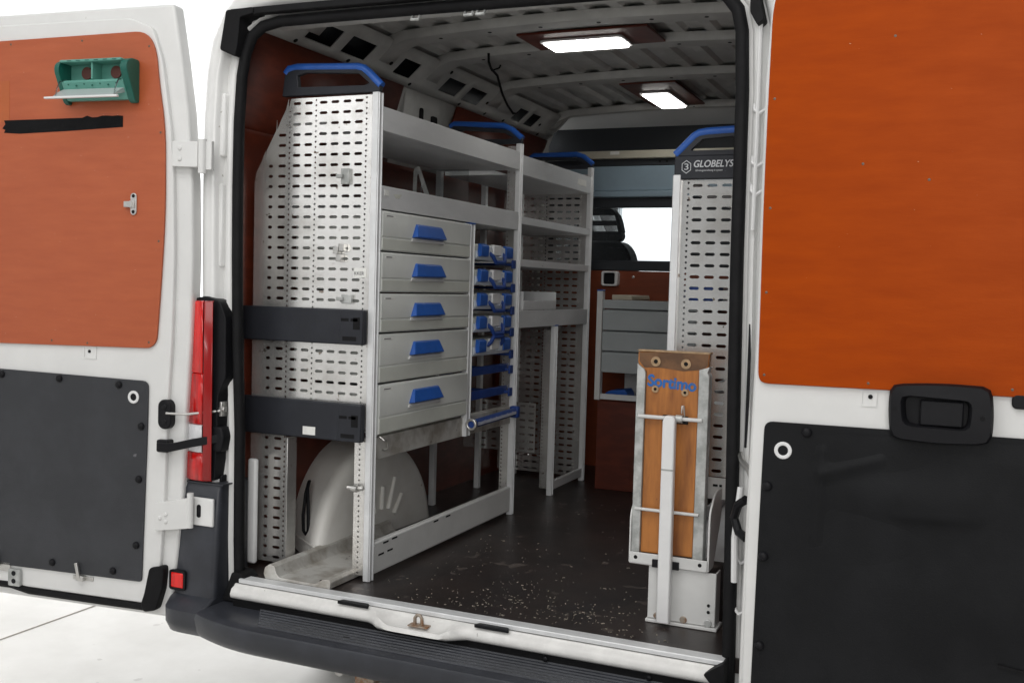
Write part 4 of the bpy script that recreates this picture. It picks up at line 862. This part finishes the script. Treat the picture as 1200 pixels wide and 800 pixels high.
MB().box(.536, .742, FY-.003, FY+.003, FZ+.012, .752).box(.536, .541, FY+.0035, FY+.06, FZ+.012, .752).box(.737, .742, FY+.0035, FY+.06, FZ+.012, .752).box(.532, .750, FY-.012, FY+.07, FZ+.001, FZ+.0105).build('base_plate', 'bench_white', Fb, bevel=.002)
for x, z in ((.722, .655), (.722, .635)): MB().cyl((x, FY-.0035, z), (x, FY-.0045, z), .005, 10).build('base_hole', 'rubber', Fb)
for x, r, m in ((.566, .010, 'rusty'), (.648, .011, 'rusty'), (.722, .012, 'galv')): MB().cyl((x, FY-.008, FZ+.022), (x, FY-.0035, FZ+.022), r).build('base_bolt', m, Fb, bevel=.002)

# ------------------------------------------------------------------ things on the left door (door frame coordinates mapped to the world)
DM = Matrix.Translation((-1.02, -.09, 0)) @ Matrix.Rotation(math.atan2(dl.y, dl.x), 4, 'Z')
sb = thing('socket_box', (0, 0, 0), 'teal green two way outlet holder with a clear flap on the left door', 'outlet box')
sb.matrix_world = DM
W0, W1 = .170, .452
capo = rpoly([(.0085, 2.155), (.0085, 2.300), (.050, 2.300), (.074, 2.285), (.078, 2.262), (.030, 2.160)], .012, 3)
MB().prism(capo, W0-.004, W0+.022, 'x').build('end_cap', 'green', sb, bevel=.004)
MB().prism(capo, W1-.014, W1+.004, 'x').build('end_cap', 'green', sb, bevel=.004)
MB().box(W0+.022, W1-.014, .0085, .014, 2.175, 2.298).build('back_plate', 'green_in', sb)
MB().box(W0+.022, W1-.014, .014, .072, 2.289, 2.298).build('top_lid', 'green_in', sb, bevel=.003)
MB().prism([(.014, 2.232), (.058, 2.232), (.062, 2.225), (.032, 2.168), (.014, 2.168)], W0+.022, W1-.014, 'x').build('lower_front', 'green_in', sb, bevel=.002)
for x in (.252, .370):
    MB().cyl((x, .014, 2.262), (x, .020, 2.262), .021, 24).build('outlet', 'rusty' if False else 'ply_red', sb)
boxo('partition', 'green_in', sb, .312, .318, .014, .062, 2.232, 2.290)
for i in range(7):
    MB().cyl((W0+.05+i*.032, .0555, 2.2195-.005*(i % 2)), (W0+.05+i*.032, .059, 2.2175-.005*(i % 2)), .003, 8).build('vent_hole', 'green', sb)
for i in range(6): boxo('vent_slot', 'green', sb, W0+.04+i*.036, W0+.056+i*.036, .071, .073, 2.292, 2.295, bevel=0)
MB().prism([(.046, 2.206), (.076, 2.190), (.10, 2.172), (.098, 2.168), (.074, 2.180), (.040, 2.190)], W0+.026, W1-.012, 'x').build('clear_flap', 'milky', sb)
MB().box(W0+.010, W1+.020, .094, .106, 2.164, 2.171).build('flap_rim', 'white_plastic', sb, bevel=.002)
for x in (W0+.028, W1-.02): MB().tube([(x, .046, 2.235), (x, .075, 2.225), (x, .09, 2.198), (x, .096, 2.17)], .0025, 6).build('flap_arm', 'clearp', sb)
tp = MB(); edge = []
random.seed(3)
for i in range(25):
    x = .231+i*(.728-.231)/24; edge.append((x, 2.116-.003*i/24+(random.uniform(0, .008) if i < 8 else 0)))
low = [(.728-.006, 2.100), (.735, 2.085), (.722, 2.080), (.728, 2.070), (.66, 2.066), (.45, 2.072), (.231, 2.081)]
tp.prism(edge+low, .0082, .0095); o = tp.build('tape_strip', 'tape', smooth=0); o.matrix_world = DM
tag(o, 'strip of black cloth tape with a ragged upper edge stuck on the left door plywood', 'tape')
ct = MB().prism(rrect(.172, .196, 1.786, 1.860, .012), .0082, .0125).box(.184, .216, .0126, .022, 1.812, 1.832).box(.178, .196, .0126, .018, 1.81, 1.834).build('door_catch', 'steel', bevel=.0015); ct.matrix_world = DM
tag(ct, 'small bright steel catch screwed on the plywood of the left door', 'catch')
for z in (1.850, 1.797): MB().cyl((.184, .0122, z), (.184, .0132, z), .006, 12).build('catch_hole', 'black', ct)

# ------------------------------------------------------------------ ceiling lights, cable, seat
def lamp(bx0, bx1, by0, by1, lx0, lx1, ly0, ly1, z, label):
    L_ = thing('ceiling_light', (0, 0, 0), label, 'light', 'lit lights on the van ceiling')
    MB().box(bx0, bx1, by0, by1, z, z+.010).build('mounting_board', 'ply_red', L_, bevel=.002)
    MB().prism(rrect(lx0-.014, lx1+.014, ly0-.014, ly1+.014, .02), z-.010, z-.0005, 'z').build('lamp_frame', 'white_plastic', L_, bevel=.003)
    MB().prism(rrect(lx0, lx1, ly0, ly1, .014), z-.017, z-.0105, 'z').build('diffuser', 'led', L_, bevel=.003)
lamp(-.262, .262, .90, 1.155, -.188, .125, .995, 1.137, 2.549, 'wide lit ceiling light, the nearer one, on a brown board between two roof ribs')
lamp(-.175, .098, 1.93, 2.53, -.122, .006, 2.13, 2.51, 2.551, 'lit ceiling light further in, set lengthwise near the bulkhead')
cb = MB().tube([(-.50, 1.16, 2.555), (-.503, 1.17, 2.522), (-.515, 1.22, 2.505), (-.53, 1.32, 2.495), (-.57, 1.43, 2.485), (-.64, 1.62, 2.475), (-.72, 1.86, 2.468), (-.785, 2.08, 2.466), (-.80, 2.16, 2.485)], .0055, 8)
cb.tube([(-.522, 1.24, 2.50), (-.50, 1.27, 2.516), (-.498, 1.28, 2.53)], .004, 6)
tag(cb.build('roof_cable', 'rubber'), 'thin black cable drooping from the roof towards the left wall', 'cable')
se = thing('driver_seat', (0, 0, 0), 'black seat with a slotted headrest behind the cab window', 'seat')
SY = 3.10
sxo = -.66
def seat_outline(pts, k=.045):
    return pts
MB().prism(rpoly([(-.90, 1.1), (-.90, 1.80), (-.82, 1.875), (-.55, 1.875), (-.50, 1.86), (-.455, 1.80), (-.42, 1.6), (-.42, 1.1)], .05, 4), SY, SY+.16).build('seat_back', 'cloth', se, bevel=.04, seg=3)
hd = MB()
hd.prism(rpoly([(-.80, 1.872), (-.80, 2.06), (-.76, 2.085), (-.735, 2.085), (-.735, 1.872)], .02, 4), SY+.02, SY+.10)
hd.prism(rpoly([(-.736, 2.030), (-.736, 2.085), (-.585, 2.072), (-.548, 2.030)], [0, 0, .03, .012], 4), SY+.021, SY+.099)
hd.prism(rpoly([(-.736, 1.968), (-.736, 1.994), (-.535, 1.994), (-.530, 1.968)], [0, 0, .006, .006], 4), SY+.021, SY+.099)
hd.prism(rpoly([(-.736, 1.872), (-.736, 1.930), (-.522, 1.930), (-.512, 1.90), (-.53, 1.872)], [0, 0, .006, .02, .01], 4), SY+.021, SY+.099)
hd.prism(rpoly([(-.565, 2.032), (-.548, 2.034), (-.530, 1.99), (-.514, 1.925), (-.540, 1.925), (-.552, 1.99)], .006, 3), SY+.022, SY+.098)
hd.build('headrest', 'cloth', se, bevel=.008, seg=2)
MB().box(-.90, -.42, SY+.02, SY+.60, .95, 1.12).build('seat_cushion', 'cloth', se, bevel=.04, seg=3)
MB().box(-.85, -.47, SY+.06, SY+.5, FZ+.001, .95).build('seat_base', 'black', se, bevel=.01)

# ------------------------------------------------------------------ wood chips and dust on the floor
random.seed(11)
ch = MB()
for i in range(420):
    if i < 280: x, y = random.gauss(.18, .22), .03+abs(random.gauss(.0, .20))
    elif i < 370: x, y = random.uniform(-.35, .5), random.uniform(.03, 1.0)
    else: x, y = random.uniform(-.38, .5), random.uniform(.1, 2.0)
    if x > .72 or x < -.38 or (.52 < x < .76 and .17 < y < .36): continue
    s_ = random.choice((.0006, .0008, .0010, .0012, .0015, .0020, .0027)); a = random.uniform(0, math.pi); l = s_*random.uniform(.8, 2.2); w = s_*.6
    m_ = Matrix.Translation((x, y, FZ+.0012)) @ Matrix.Rotation(a, 4, 'Z') @ Matrix.Rotation(random.uniform(-.3, .3), 4, 'X')
    ch.box(-l, l, -w, w, -.0008, .0012, m_)
o = ch.build('wood_chips', 'chip', smooth=0, kind='stuff'); tag(o, 'pale wood chips and crumbs scattered on the dark van floor', 'debris')
